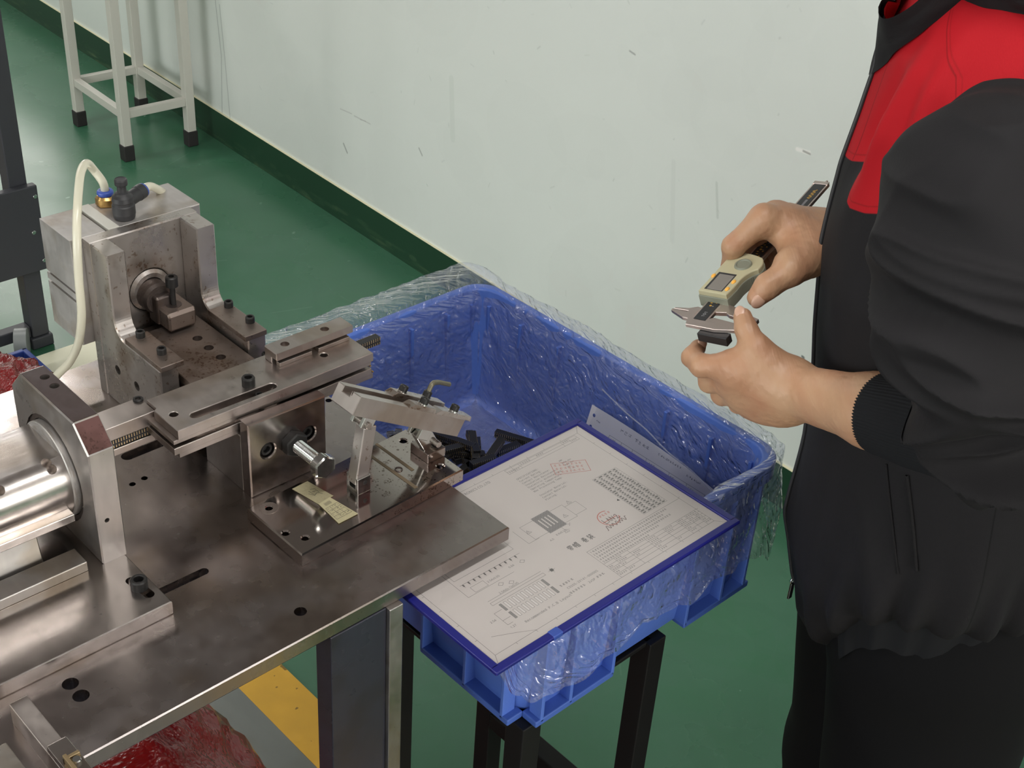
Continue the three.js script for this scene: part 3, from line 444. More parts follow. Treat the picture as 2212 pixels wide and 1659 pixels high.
// ---------------------------------------------------------------- hinge fixture
{
  const t = thing('hinge_fixture', 'mirror polished base plate carrying a tilted grooved bar on two hinged links', 'machine part');
  const Y = 0.844;
  P(t, 'base_plate', plateY([[0.5008, -0.7412], [0.6912, -0.748], [0.691, -0.834], [0.5003, -0.8246]], T, Y, [[0.676, -0.8195, 0.0034], [0.6775, -0.7655, 0.0034], [0.5155, -0.8125, 0.0036], [0.507, -0.7745, 0.003], [0.5165, -0.7585, 0.003]], 0.0012), 'hingePlate');
  P(t, 'counterbore_mark', crispLathe([[0.0038, 0.0002], [0.0085, 0.0002], [0.0085, 0]], 28).translate(0.5155, Y, -0.8125), 'fineSteel');
  // masking tape and printed label on the plate
  const tape = P(t, 'tape_strip', patch([[0.5475, -0.8225], [0.5655, -0.8235], [0.571, -0.7905], [0.553, -0.789]], Y + 0.0004), 'tape', 'yellowed tape strip with pen marks'); 
  P(t, 'printed_label', patch([[0.553, -0.789], [0.567, -0.791], [0.5725, -0.7555], [0.5505, -0.755]], Y + 0.0007), 'sticker', 'torn printed label');
  for (const g of [[[0.6535, -0.8315], [0.6505, -0.8315], [0.651, -0.776], [0.6545, -0.776]], [[0.634, -0.829], [0.6368, -0.829], [0.64, -0.753], [0.636, -0.753]]]) P(t, 'glue_line', patch(g, Y + 0.0003), 'glue', 'brown strip of old glue');
  P(t, 'washer_mark', new THREE.TorusGeometry(0.0034, 0.0006, 8, 24).rotateX(Math.PI / 2).translate(0.643, Y + 0.0004, -0.7855), 'darkSteel');
  // left link: clevis, post, upper clevis
  const zc = -0.7865;
  P(t, 'link_clevis', [bx(0.589, 0.604, Y, Y + 0.004, zc - 0.0085, zc + 0.0085, 0.0006), bx(0.589, 0.604, Y + 0.003, Y + 0.017, zc + 0.0045, zc + 0.0085, 0.0006), bx(0.589, 0.604, Y + 0.003, Y + 0.017, zc - 0.0085, zc - 0.0045, 0.0006)], 'zinc');
  P(t, 'pivot_pin', rod(V3(0.5975, Y + 0.0105, zc - 0.009), V3(0.5975, Y + 0.0105, zc + 0.009), 0.0022), 'blackOxide');
  const a = V3(0.595, Y + 0.0085, zc), b = V3(0.6055, 0.912, zc), dir = b.clone().sub(a).normalize();
  const post = bx(-0.0072, 0.0072, 0, a.distanceTo(b), -0.0065, 0.0065, 0.0012); along(post, a, b);
  P(t, 'post', post, 'rustSteel', 'pitted square steel post');
  // tilted bar: local x along the bar, y up across it
  const bar = new THREE.Group(); const ang = Math.atan2(-0.0768, 0.1244), o = V3(0.5774, 0.9418, 0);
  const fix = (g) => g.applyMatrix4(new THREE.Matrix4().makeRotationZ(ang)).translate(o.x, o.y, 0);
  const z0 = -0.802, z1 = -0.77, h = 0.0182, w = z1 - z0, L = 0.1465;
  const bs = poly([[-z1, 0], [-z0, 0], [-z0, h], [-z0 - 0.0085, h], [-z0 - 0.0085, h - 0.0055], [-z1 + 0.0125, h - 0.0055], [-z1 + 0.0125, h], [-z1 + 0.0115, h - 0.0032], [-z1 + 0.0107, h - 0.0032], [-z1 + 0.0107, h], [-z1, h]]);
  P(t, 'tilted_bar', fix(uvM(extr(bs, L, 0.0007).rotateY(Math.PI / 2))), 'fineSteel', 'grooved square bar tilted down to the right');
  const strip = (x0, x1, za, zb, c) => fix(uvM(extr(poly([[x0, 0], [x1 - c, 0], [x1, -0.0001], [x1, 0.0001], [x1 - c * 0.2, 0.0048], [x0 + c, 0.0048], [x0, 0.0005]]), zb - za, 0.0004).translate(0, h, za)));
  P(t, 'retainer_strip', strip(0.062, 0.136, -0.804, -0.792, 0.005), 'rustSteel'); P(t, 'retainer_strip', strip(0.063, 0.099, -0.7795, -0.7675, 0.006), 'rustSteel'); P(t, 'retainer_strip', strip(0.1, 0.151, -0.7795, -0.7675, 0.006), 'rustSteel');
  const up = V3(-Math.sin(ang), Math.cos(ang), 0), wp = (x, y, z) => V3(x, y, z).applyAxisAngle(V3(0, 0, 1), ang).add(V3(o.x, o.y, 0));
  for (const [x, z] of [[0.078, -0.798], [0.112, -0.798], [0.0835, -0.7735], [0.128, -0.7735]]) {
    const p = wp(x, h + 0.0048, z);
    P(t, 'washer', along(crispLathe([[0.0022, 0], [0.005, 0], [0.005, 0.0011], [0.0022, 0.0011]], 24), p, p.clone().add(up)), 'zinc');
    const q = wp(x, h + 0.0059, z); P(t, 'cap_screw', along(capGeo(0.0042, 0.0055), q, q.clone().add(up)), 'blackOxide');
  }
  const k0 = wp(0.112, h + 0.0085, -0.798);
  const key = [k0, k0.clone().addScaledVector(up, 0.009), k0.clone().addScaledVector(up, 0.0105).add(V3(0.003, -0.0005, -0.001)), k0.clone().addScaledVector(up, 0.0095).add(V3(0.012, -0.004, -0.004)), k0.clone().addScaledVector(up, 0.008).add(V3(0.03, -0.014, -0.008))];
  P(t, 'hex_key', new THREE.TubeGeometry(new THREE.CatmullRomCurve3(key, false, 'catmullrom', 0.1), 40, 0.0026, 6), 'oliveKey', 'short hex key left in a screw');
  // upper clevis on the bar underside, right link and its base
  const clev = (x) => [fix(bx(x - 0.007, x + 0.007, -0.013, 0, zc - 0.0085, zc - 0.0045, 0.0006)), fix(bx(x - 0.007, x + 0.007, -0.013, 0, zc + 0.0045, zc + 0.0085, 0.0006)), fix(bx(x - 0.007, x + 0.007, -0.003, 0, zc - 0.008, zc + 0.008, 0.0004))];
  P(t, 'bar_clevis', clev(0.033), 'zinc'); P(t, 'bar_clevis', clev(0.1115), 'zinc');
  P(t, 'link_base', bx(0.67, 0.692, Y, Y + 0.0105, -0.8015, -0.775, 0.0008), 'mirrorSteel');
  const la = V3(0.6815, Y + 0.0105, zc), lb = wp(0.1115, -0.006, zc);
  P(t, 'right_link', [along(bx(-0.0085, 0.0085, 0, la.distanceTo(lb) + 0.001, -0.004, 0.004, 0.001), la, lb)], 'zinc');
  P(t, 'pivot_pin', rod(V3(la.x + 0.004, la.y + 0.004, zc - 0.009), V3(la.x + 0.004, la.y + 0.004, zc + 0.0095), 0.0032), 'fineSteel');
  P(t, 'pivot_pin', rod(wp(0.033, -0.009, zc - 0.01), wp(0.033, -0.009, zc + 0.0105), 0.0032), 'fineSteel');
  P(t, 'base_screw', crispLathe([[0, 0.0003], [0.0042, 0.0003], [0.0042, 0]], 20).translate(0.6865, Y + 0.0105, -0.781), 'darkSteel');
  rebase(t, 0.596, T, -0.787);
}
// ---------------------------------------------------------------- bin, its stand and what lies in it
const BX0 = 0.645, BX1 = 1.016, BZ0 = -1.08, BZ1 = -0.599, BRIM = 0.80, BBOT = 0.633;
function ringPts(x0, x1, z0, z1, r, perCorner, perSide) {      // rounded rectangle, counter-clockwise seen from above, with outward normals
  const out = [], cs = [[x1 - r, z1 - r, 0], [x0 + r, z1 - r, 1], [x0 + r, z0 + r, 2], [x1 - r, z0 + r, 3]];
  cs.forEach(([cx, cz, k], i) => {
    for (let j = 0; j <= perCorner; j++) { const a = (k + j / perCorner) * Math.PI / 2; out.push([cx + r * Math.cos(a), cz + r * Math.sin(a), Math.cos(a), Math.sin(a)]); }
    const [nx, nz, nk] = cs[(i + 1) % 4], a = (k + 1) * Math.PI / 2, ax = cx + r * Math.cos(a), az = cz + r * Math.sin(a), bx_ = nx + r * Math.cos(nk * Math.PI / 2), bz_ = nz + r * Math.sin(nk * Math.PI / 2);
    for (let j = 1; j < perSide; j++) out.push([ax + (bx_ - ax) * j / perSide, az + (bz_ - az) * j / perSide, Math.cos(a), Math.sin(a)]);
  });
  return out;
}
function gridGeo(rows, closed = true) {                         // rows of points -> indexed surface
  const pos = [], uv = [], idx = [], n = rows[0].length; let v = 0;
  rows.forEach((row, i) => { let u = 0; if (i) v += rows[i][0].distanceTo(rows[i - 1][0]); row.forEach((p, j) => { if (j) u += p.distanceTo(row[j - 1]); pos.push(p.x, p.y, p.z); uv.push(u, v); }); if (closed) { const p = row[0]; u += p.distanceTo(row[n - 1]); pos.push(p.x, p.y, p.z); uv.push(u, v); } });
  const w = closed ? n + 1 : n;
  for (let i = 0; i + 1 < rows.length; i++) for (let j = 0; j + 1 < w; j++) { const a = i * w + j, b = a + 1, c = a + w, d = c + 1; idx.push(a, c, b, b, c, d); }
  const g = new THREE.BufferGeometry(); g.setAttribute('position', new THREE.Float32BufferAttribute(pos, 3)); g.setAttribute('uv', new THREE.Float32BufferAttribute(uv, 2)); g.setIndex(idx); g.computeVertexNormals();
  if (closed) { const nn = g.attributes.normal; for (let i = 0; i < rows.length; i++) { const a = i * w, b = i * w + w - 1, s = V3().fromBufferAttribute(nn, a).add(V3().fromBufferAttribute(nn, b)).normalize(); nn.setXYZ(a, s.x, s.y, s.z); nn.setXYZ(b, s.x, s.y, s.z); } }
  return g;
}
{
  const t = thing('turnover_bin', 'blue plastic turnover bin with ribbed sides lined with clear film', 'bin');
  const ring = (o, y) => ringPts(BX0 + o, BX1 - o, BZ0 + o, BZ1 - o, 0.032, 8, 3).map(([x, z]) => V3(x, y, z));
  const wall = gridGeo([ring(0.16, BBOT + 0.006), ring(0.04, BBOT + 0.006), ring(0.025, BBOT + 0.0105), ring(0.022, BBOT + 0.02), ring(0.0115, BRIM - 0.003), ring(0.0095, BRIM), ring(0.0018, BRIM), ring(0, BRIM - 0.002), ring(0, BRIM - 0.022), ring(0.0025, BRIM - 0.023), ring(0.008, BRIM - 0.0235), ring(0.0155, BBOT + 0.022), ring(0.018, BBOT + 0.001), ring(0.021, BBOT), ring(0.16, BBOT)]);
  P(t, 'tub', wall, 'binBlue');
  P(t, 'tub_floor', bx(BX0 + 0.03, BX1 - 0.03, BBOT, BBOT + 0.0061, BZ0 + 0.03, BZ1 - 0.03, 0.001), 'binBlue');
  const rib = (x, z, alongX) => P(t, 'rib', alongX ? bx(x - 0.0022, x + 0.0022, BBOT, BRIM - 0.02, z - 0.016, z + 0.0005, 0.001) : bx(x - 0.0005, x + 0.016, BBOT, BRIM - 0.02, z - 0.0022, z + 0.0022, 0.001), 'binBlue');
  for (const x of [0.676, 0.715, 0.775, 0.887, 0.944, 0.984]) { rib(x, BZ1 - 0.004, true); rib(x, BZ0 + 0.0195, true); }
  for (const z of [-0.632, -0.687, -0.752, -0.925, -0.99, -1.048]) { rib(BX0 + 0.004, z, false); P(t, 'rib', bx(BX1 - 0.0195, BX1 - 0.004, BBOT, BRIM - 0.02, z - 0.0022, z + 0.0022, 0.001), 'binBlue'); }
  for (const [a, b] of [[0.668, 0.777], [0.885, 0.993]]) { P(t, 'foot_ledge', bx(a, b, BBOT - 0.004, BBOT + 0.004, BZ1 - 0.024, BZ1 - 0.0035, 0.0015), 'binLedge'); P(t, 'foot_ledge', bx(a, b, BBOT - 0.004, BBOT + 0.004, BZ0 + 0.0035, BZ0 + 0.024, 0.0015), 'binLedge'); }
  for (const [a, b] of [[-0.754, -0.622], [-1.057, -0.923]]) { P(t, 'foot_ledge', bx(BX0 + 0.0035, BX0 + 0.024, BBOT - 0.004, BBOT + 0.004, a, b, 0.0015), 'binLedge'); P(t, 'foot_ledge', bx(BX1 - 0.024, BX1 - 0.0035, BBOT - 0.004, BBOT + 0.004, a, b, 0.0015), 'binLedge'); }
  rebase(t, (BX0 + BX1) / 2, BBOT, (BZ0 + BZ1) / 2);
}
{
  const t = thing('stand_frame', 'black square tube stand under the blue bin', 'stand');
  const H = BBOT - 0.0042, x0 = 0.657, x1 = 0.839, z0 = -0.862, z1 = -0.608, s = 0.025;
  for (const [x, z] of [[x0, z1 - s], [x1, z1 - s], [x1, z0], [x0 + 0.03, z0]]) P(t, 'leg', bx(x, x + s, FLOOR, H, z, z + s, 0.0015), 'blackPaint');
  for (const z of [z0 + 0.004, z1 - s + 0.004]) P(t, 'top_rail', bx(x0 + 0.02, x1 + 0.01, H - 0.006, H, z, z + 0.015, 0.0015), 'blackPaint');
  for (const x of [x0 + 0.006, x1 + 0.004]) P(t, 'top_rail', bx(x, x + 0.015, H - 0.006, H, z0 + 0.01, z1 - 0.02, 0.0015), 'blackPaint');
  P(t, 'cross_rail', bx(x1, x1 + s, 0.315, 0.34, z0 + s, z1 - s, 0.0015), 'blackPaint'); P(t, 'cross_rail', bx(x0 + 0.03, x0 + 0.03 + s, 0.02, 0.045, z0 + s, z1 - s, 0.0015), 'blackPaint');
  rebase(t, 0.76, FLOOR, -0.73);
}
{
  // clear liner draped over the rim: outside skirt, over the rim, down the inside
  const N = ringPts(BX0, BX1, BZ0, BZ1, 0.034, 26, 80), rows = [];
  const side = (nx, nz) => ({ right: Math.max(0, nz), left: Math.max(0, -nx), wall: Math.max(0, nx), back: Math.max(0, -nz) });
  const prof = (s, q) => {                                     // q 0..1 -> outward offset and height
    const skirt = 0.1 * s.right + 0.06 * s.left + 0.075 * s.wall + 0.03 * s.back, up = 0.003 + 0.02 * s.back * s.back + 0.006 * s.wall;
    const key = [[0, 0.009 + 0.004 * s.right, BRIM - skirt], [0.28, 0.008, BRIM - 0.03], [0.36, 0.005 + 0.01 * s.back, BRIM - 0.004], [0.41, 0.003 + 0.012 * s.back, BRIM + up], [0.47, -0.009, BRIM + up * 0.75], [0.52, -0.0155, BRIM - 0.012], [0.66, -0.02, BRIM - 0.07], [0.84, -0.029, BBOT + 0.022], [0.9, -0.04, BBOT + 0.0095], [1, -0.15, BBOT + 0.0085]];
    for (let i = 0; i + 1 < key.length; i++) if (q <= key[i + 1][0] + 1e-9) { const u = (q - key[i][0]) / (key[i + 1][0] - key[i][0]), e = u * u * (3 - 2 * u); return [key[i][1] + (key[i + 1][1] - key[i][1]) * e, key[i][2] + (key[i + 1][2] - key[i][2]) * e]; }
  };
  const R = 64;
  for (let i = 0; i <= R; i++) {
    const q = i / R; rows.push(N.map(([x, z, nx, nz], j) => {
      const s = side(nx, nz), corner = 1 - Math.abs(Math.abs(nx) - Math.abs(nz)), k = j / N.length;
      const [o, y] = prof(s, q), edge = q < 0.3 ? 1.5 : q < 0.5 ? 0.75 : q < 0.88 ? 1.1 : 0.25, px = x - nx * 0 + nx * o, pz = z + nz * o;
      const n1 = n3(px * 26, y * 20 + k * 9, pz * 26, 3), n2 = 1 - Math.abs(n3(px * 55 + 9, y * 18, pz * 55, 7)) * 2, n4 = Math.sin((k * 260) + y * 30) * corner;
      let d = edge * (0.0038 * n1 + 0.0028 * n2 + 0.0016 * n4);
      if (q > 0.5) d -= 0.004 * edge * (0.6 + 0.6 * n1);        // inside: always off the wall, towards the middle
      else if (q < 0.34) d = Math.abs(d) + 0.001;
      const yy = y + (q < 0.05 ? 0.012 * n3(k * 60, 0, 0, 5) : q > 0.36 && q < 0.48 ? Math.abs(0.004 * n1 + 0.004 * corner * n2) : 0);
      return V3(x + nx * (o + d), Math.max(yy, BBOT + 0.0075), z + nz * (o + d));
    }));
  }
  const l = P(scene, numbered('bin_liner'), gridGeo(rows), 'film'); l.userData = { label: 'crinkled clear plastic liner draped over the blue bin', category: 'liner' };
}
// loose connectors in the bin
{
  const r = rng(77), spots = []; let made = 0;
  const poly2 = [[0.735, -1.03], [0.86, -1.035], [0.975, -0.985], [0.985, -0.9], [0.86, -0.87], [0.74, -0.9]];
  const inside = (x, z) => { let c = false; for (let i = 0, j = 5; i < 6; j = i++) { const [a, b] = poly2[i], [d, e] = poly2[j]; if ((b > z) !== (e > z) && x < (d - a) * (z - b) / (e - b) + a) c = !c; } return c; };
  for (let i = 0; i < 46; i++) {
    let x, z, tries = 0; do { x = 0.73 + r() * 0.26; z = -1.04 + r() * 0.19; } while (!inside(x, z) && tries++ < 50);
    const layer = i < 20 ? 0 : i < 36 ? 1 : 2; if (layer) { x = 0.86 + (x - 0.86) * (0.75 - 0.15 * layer); z = -0.95 + (z + 0.95) * (0.75 - 0.15 * layer); }
    const t = thing('loose_connector', ['medium length black pin connector in the pile on the bin floor', 'long black pin connector in the pile on the bin floor', 'short stubby black pin connector in the pile on the bin floor'][i % 3], 'connector', ['medium', 'long', 'short'][i % 3] + ' loose connectors in the blue bin');
    headerParts(t, [0.05, 0.062, 0.033][i % 3]); t.position.set(x, BBOT + 0.0095 + layer * 0.0088 + (layer ? 0.001 : 0), z); t.rotation.set(layer ? (r() - 0.5) * 0.5 : 0, r() * 6.28, layer ? (r() - 0.5) * 0.4 : 0);
  }
}
// delivery note leaning inside, and the zip bag over it
const noteMap = canvasTex(1024, 512, (c, w, h) => {
  const r = rng(15); c.fillStyle = 'rgb(196,196,202)'; c.fillRect(0, 0, w, h); c.strokeStyle = 'rgba(60,62,75,0.75)'; c.fillStyle = 'rgba(60,62,75,0.75)'; c.lineWidth = 2;
  const words = (x, y, n, s) => { for (let i = 0; i < n; i++) { for (let k = 0; k < 4; k++) c.fillRect(x + i * s * 1.15 + r() * s * 0.6, y + r() * s * 0.8, s * (0.2 + r() * 0.5), 2); c.fillRect(x + i * s * 1.15 + r() * s * 0.7, y, 2, s * 0.8); } };
  words(230, 34, 3, 24); words(330, 38, 4, 24); words(500, 40, 10, 14); words(700, 60, 6, 14); words(60, 70, 3, 8); words(60, 190, 2, 8);
  for (const y of [110, 160, 215, 275, 340, 410, 480]) { c.beginPath(); c.moveTo(170, y); c.lineTo(960, y); c.stroke(); }
  for (const x of [170, 260, 340, 440, 600, 720, 840, 960]) { c.beginPath(); c.moveTo(x, 110); c.lineTo(x, h); c.stroke(); }
  for (let i = 0; i < 7; i++) for (let k = 0; k < 5; k++) if (r() < 0.75) words([180, 268, 350, 460, 610, 730, 850][i], 122 + k * 58, 2 + Math.floor(r() * 3), 13);
});
std('notePaper', [0.95, 0.95, 0.97], 0.6, 0, { map: noteMap });
{
  const t = thing('delivery_note', 'white printed form with punched edge holes leaning inside the bin', 'paper');
  const W = 0.22, H = 0.1, s = new THREE.Shape(); s.moveTo(0, 0); s.lineTo(W, 0); s.lineTo(W, H - 0.016); s.quadraticCurveTo(W * 0.6, H + 0.002, 0, H); s.closePath();
  for (let i = 0; i < 5; i++) s.holes.push(circ(0.0072, H - 0.0105 - i * 0.0145, 0.0022));
  const g = new THREE.ExtrudeGeometry(s, { depth: 0.0004, bevelEnabled: false, curveSegments: 16 }), p = g.attributes.position, uv = g.attributes.uv;
  for (let i = 0; i < p.count; i++) uv.setXY(i, p.getX(i) / W, p.getY(i) / H);
  // shape x -> +z, shape y -> up, leaning back to the wall side
  const m = P(t, 'sheet', g, 'notePaper'); const b = new THREE.Matrix4().makeBasis(V3(0, 0, 1), V3(0.28, 0.96, 0), V3(-0.96, 0.28, 0)); m.applyMatrix4(b); m.position.set(0.9575, BBOT + 0.0135, -0.85);
  rebase(t, 0.965, BBOT + 0.0135, -0.77);
  const zb = thing('zip_bag', 'clear zip bag with a ridged seal strip over the delivery note', 'bag');
  const A = V3(0.986, 0.792, -0.832), B = V3(0.97, 0.772, -0.640), C = V3(0.935, 0.665, -0.645), D = V3(0.945, 0.66, -0.835), rows = [];
  for (let i = 0; i <= 14; i++) { const row = []; for (let j = 0; j <= 24; j++) { const u = j / 24, v = i / 14, q = A.clone().lerp(B, u).lerp(D.clone().lerp(C, u), v); q.x += 0.0035 * n3(u * 5, v * 4, 1, 4); row.push(q); } rows.push(row); }
  P(zb, 'pouch', gridGeo(rows, false), 'bagFilm');
  const st = []; for (let j = 0; j <= 24; j++) { const u = j / 24, q = A.clone().lerp(B, u).lerp(D.clone().lerp(C, u), 0.12 + 0.1 * u); q.x -= 0.004 - 0.0035 * n3(u * 5, (0.12 + 0.1 * u) * 4, 1, 4); st.push(q); }
  P(zb, 'seal_strip', tube(st, 0.0009, 40, 8), 'zipStrip');
  rebase(zb, 0.955, 0.66, -0.735);
}
// ---------------------------------------------------------------- drawing in its blue edged sleeve
const GLYPH = {
  dai: [[[1, 2], [9, 2]], [[3, 0.8], [3, 3.2]], [[5, 0.5], [5, 3]], [[7, 0.8], [7, 3.2]], [[1.3, 5], [1.3, 4], [8.7, 4], [8.7, 5]], [[3, 9], [3, 5.6], [7, 5.6], [7, 8.8]], [[5, 4.6], [5, 10]]],
  mao: [[[1, 8], [1, 3], [4, 3], [4, 7.8]], [[2.5, 1], [2.5, 10]], [[5.5, 1], [9, 1], [9, 3.6], [5.5, 3.6], [5.5, 1]], [[5.5, 2.3], [9, 2.3]], [[5.5, 5], [9, 5], [9, 10], [5.5, 10], [5.5, 5]], [[5.5, 6.6], [9, 6.6]], [[5.5, 8.3], [9, 8.3]]],
  juan: [[[3, 0.8], [4, 2]], [[7, 0.8], [6, 2]], [[2, 2.6], [8, 2.6]], [[1, 4.4], [9, 4.4]], [[5, 0.6], [4.5, 4.4], [1, 7]], [[5.6, 4.4], [9, 6.8]], [[3.5, 6], [6.6, 6], [6.6, 7.6], [3.6, 7.6]], [[3.6, 6], [3.6, 9.4], [8, 9.4], [8, 8.4]]],
  zhuang: [[[2.5, 0.6], [2.5, 5]], [[1, 1.5], [1.8, 2.4]], [[0.8, 4.2], [2.5, 3.2]], [[4, 2], [9.4, 2]], [[6.7, 0.6], [6.7, 4.4]], [[4.6, 4.4], [8.8, 4.4]], [[5, 5], [5, 5.8]], [[1, 6], [9.4, 6]], [[5, 6], [1, 9]], [[3.4, 7.6], [3.4, 10], [5, 9.2]], [[4.6, 6.6], [9.4, 10]], [[8.4, 6.8], [6.4, 8]]],
};
const sheetMap = canvasTex(2000, 1414, (c, W, H) => {
  const r = rng(23); c.scale(2, 2); c.fillStyle = 'rgb(226,222,219)'; c.fillRect(0, 0, 1000, 707);
  const ink = 'rgba(92,92,92,0.85)', lt = 'rgba(120,120,120,0.8)'; c.lineWidth = 1; c.strokeStyle = ink; c.fillStyle = ink;
  const L = (...p) => { c.beginPath(); for (let i = 0; i < p.length; i += 2) i ? c.lineTo(p[i], p[i + 1]) : c.moveTo(p[0], p[1]); c.stroke(); };
  const Rc = (x, y, w, h) => c.strokeRect(x, y, w, h);
  const han = (x, y, n, s) => { for (let i = 0; i < n; i++) { const a = x + i * s * 1.12; for (let k = 0; k < 3; k++) c.fillRect(a + r() * s * 0.25, y + (k + 0.3) * s / 3.2, s * (0.45 + r() * 0.35), s * 0.11); c.fillRect(a + s * (0.2 + r() * 0.4), y + s * 0.05, s * 0.11, s * 0.85); } };
  Rc(20, 38, 948, 630); for (let i = 1; i < 12; i++) { L(20 + i * 79, 30, 20 + i * 79, 38); L(20 + i * 79, 668, 20 + i * 79, 676); } for (let i = 1; i < 8; i++) { L(12, 38 + i * 79, 20, 38 + i * 79); L(968, 38 + i * 79, 976, 38 + i * 79); }
  L(0, 0, 20, 38); L(1000, 0, 968, 38); L(0, 707, 20, 668); L(1000, 707, 968, 668);
  // heading strip, top right
  Rc(620, 42, 330, 26); L(620, 55, 950, 55); for (const x of [650, 680, 880, 915]) L(x, 42, x, 68); han(686, 45, 5, 8); han(760, 44, 4, 8); han(886, 44, 3, 8); han(626, 57, 6, 7); han(920, 57, 3, 7);
  c.font = '15px sans-serif'; c.fillText('ELECTRONICS CO.,LTD', 392, 62);
  c.font = '11px monospace'; ['SPECIFICATIONS:', 'Current Rating:', 'Contact Resistance:', 'Insulation Resistance:', 'Dielectric Withstanding:', 'Operating Temperature:', 'Max Processing Temp:', '', 'Insulator Material:', 'Contact Material:', 'Plating:'].forEach((s, i) => c.fillText(s, 618, 108 + i * 14));
  c.font = '9px monospace'; for (let i = 0; i < 6; i++) { c.fillText(['AMP', 'mohm max', 'Mohm min', 'VAC', 'C to C', 'C'][i], 800, 122 + i * 14); }
  // red company stamp
  c.save(); c.translate(808, 168); c.rotate(0.47); c.strokeStyle = 'rgba(196,96,84,0.75)'; c.fillStyle = 'rgba(196,96,84,0.6)'; c.lineWidth = 2; Rc(-62, -32, 124, 62); for (let k = 0; k < 3; k++) han(-54, -26 + k * 19, 7, 13); c.restore();
  // dense table
  c.strokeStyle = lt; Rc(815, 264, 112, 236); for (let i = 1; i < 22; i++) L(815, 264 + i * 10.7, 927, 264 + i * 10.7); for (const x of [838, 862, 884, 906]) L(x, 264, x, 500); for (let i = 0; i < 22; i++) for (const x of [818, 841, 865, 887, 909]) { c.fillRect(x, 267 + i * 10.7, 6 + r() * 10, 5); }
  c.fillStyle = 'rgba(50,50,50,0.9)'; c.beginPath(); c.moveTo(798, 396); c.lineTo(806, 388); c.lineTo(808, 400); c.fill(); c.fillStyle = ink; c.strokeStyle = ink;
  // round stamp with handwriting
  c.save(); c.strokeStyle = 'rgba(200,84,66,0.85)'; c.fillStyle = 'rgba(200,84,66,0.8)'; c.lineWidth = 2.6; c.beginPath(); c.arc(712, 440, 36, 0.3, 5.2); c.stroke(); L(680, 448, 742, 448); han(690, 414, 4, 11); c.lineWidth = 2.4; c.strokeStyle = 'rgba(90,70,66,0.8)';
  c.beginPath(); c.moveTo(684, 434); c.lineTo(686, 458); c.lineTo(696, 458); c.moveTo(700, 458); c.lineTo(704, 438); c.lineTo(710, 458); c.moveTo(714, 458); c.lineTo(715, 438); c.lineTo(724, 457); c.lineTo(726, 438); c.moveTo(732, 444); c.quadraticCurveTo(744, 432, 740, 450); c.lineTo(734, 460); c.lineTo(748, 458); c.stroke();
  c.beginPath(); c.moveTo(664, 486); for (let i = 1; i < 15; i++) c.quadraticCurveTo(664 + i * 7 - 5, 462 + (i % 2) * 26, 664 + i * 7, 478 - (i % 3) * 5); c.stroke(); c.restore();
  // section view with hatching
  Rc(455, 296, 186, 74); L(425, 296, 425, 372); L(425, 372, 470, 372); L(641, 310, 690, 310); L(641, 362, 690, 362); L(690, 310, 690, 362); c.fillStyle = 'rgba(150,150,150,0.8)'; c.fillRect(512, 286, 74, 92); c.strokeStyle = 'rgba(80,80,80,0.9)'; for (let i = 0; i < 26; i++) { const x = 512 + i * 7 - 90; L(Math.max(512, x), Math.min(378, 286 + (x < 512 ? 92 - (512 - x) : 92)), Math.min(586, x + 92), x + 92 > 586 ? 286 + (x + 92 - 586) : 286); }
  c.strokeStyle = ink; c.fillStyle = ink; for (let i = 0; i < 4; i++) { c.fillStyle = 'rgba(226,222,219,1)'; c.fillRect(524 + i * 14, 306, 5, 48); c.fillStyle = ink; } c.font = '11px sans-serif'; for (const [x, y] of [[462, 330], [668, 300], [610, 344], [560, 402]]) { L(x - 9, y + 6, x, y - 9, x + 9, y + 6, x - 9, y + 6); c.fillText('1', x - 3, y + 5); } c.fillText('8.8±0.2', 520, 400); c.fillText('A.0', 486, 408); L(560, 378, 560, 392, 575, 402);
  Rc(300, 150, 66, 62); L(300, 168, 366, 168); c.fillText('A', 330, 200); L(366, 150, 386, 138);
  // large view with teeth, lower left
  Rc(130, 300, 240, 60); L(130, 386, 372, 386); for (let i = 0; i < 11; i++) { L(140 + i * 21, 386, 140 + i * 21, 402); c.fillRect(138 + i * 21, 386, 5, 10); } L(118, 300, 118, 440); L(118, 440, 300, 440); Rc(150, 410, 50, 26); c.fillText('2.54±0.05', 206, 428); c.fillText('0.64', 300, 420); for (const [x, y] of [[232, 456], [262, 470], [352, 420]]) { L(x, y - 8, x + 10, y, x, y + 8, x - 10, y, x, y - 8); }
  L(60, 606, 130, 640, 180, 668);
  // board layout
  Rc(150, 500, 214, 12); L(150, 490, 364, 490); c.fillText('2.54x(n-1)±0.05', 200, 488); for (let i = 0; i < 11; i++) { const x = 166 + i * 17; for (const y of [520, 562]) { c.fillStyle = i === 0 || i === 10 ? 'rgba(150,150,150,0.9)' : 'rgba(240,238,236,1)'; c.fillRect(x, y, 8, 32); Rc(x, y, 8, 32); } } c.fillStyle = ink; L(130, 540, 160, 540); L(130, 578, 160, 578); L(130, 540, 130, 600, 150, 600); c.fillText('2.54', 96, 566); c.fillText('1.27', 128, 618); c.font = '13px monospace'; c.fillText('Recommended P.C.B Layout', 176, 628);
  // hand stamped words
  c.lineWidth = 2.2; c.strokeStyle = 'rgba(95,95,95,0.95)'; [['dai', 500], ['mao', 524], ['juan', 562], ['zhuang', 588]].forEach(([g, x]) => GLYPH[g].forEach((s) => L(...s.flatMap(([a, b]) => [x + a * 2.2, 456 + b * 2.6])))); c.lineWidth = 1; c.strokeStyle = ink;
  L(380, 507, 408, 507); L(394, 493, 394, 521); c.fillRect(388, 501, 12, 12);
  han(362, 572, 5, 10); c.font = '12px monospace'; c.fillText('C9205-2X141-00000S', 372, 602); han(362, 614, 6, 10); c.fillText('2x5P', 440, 624); han(476, 614, 3, 10);
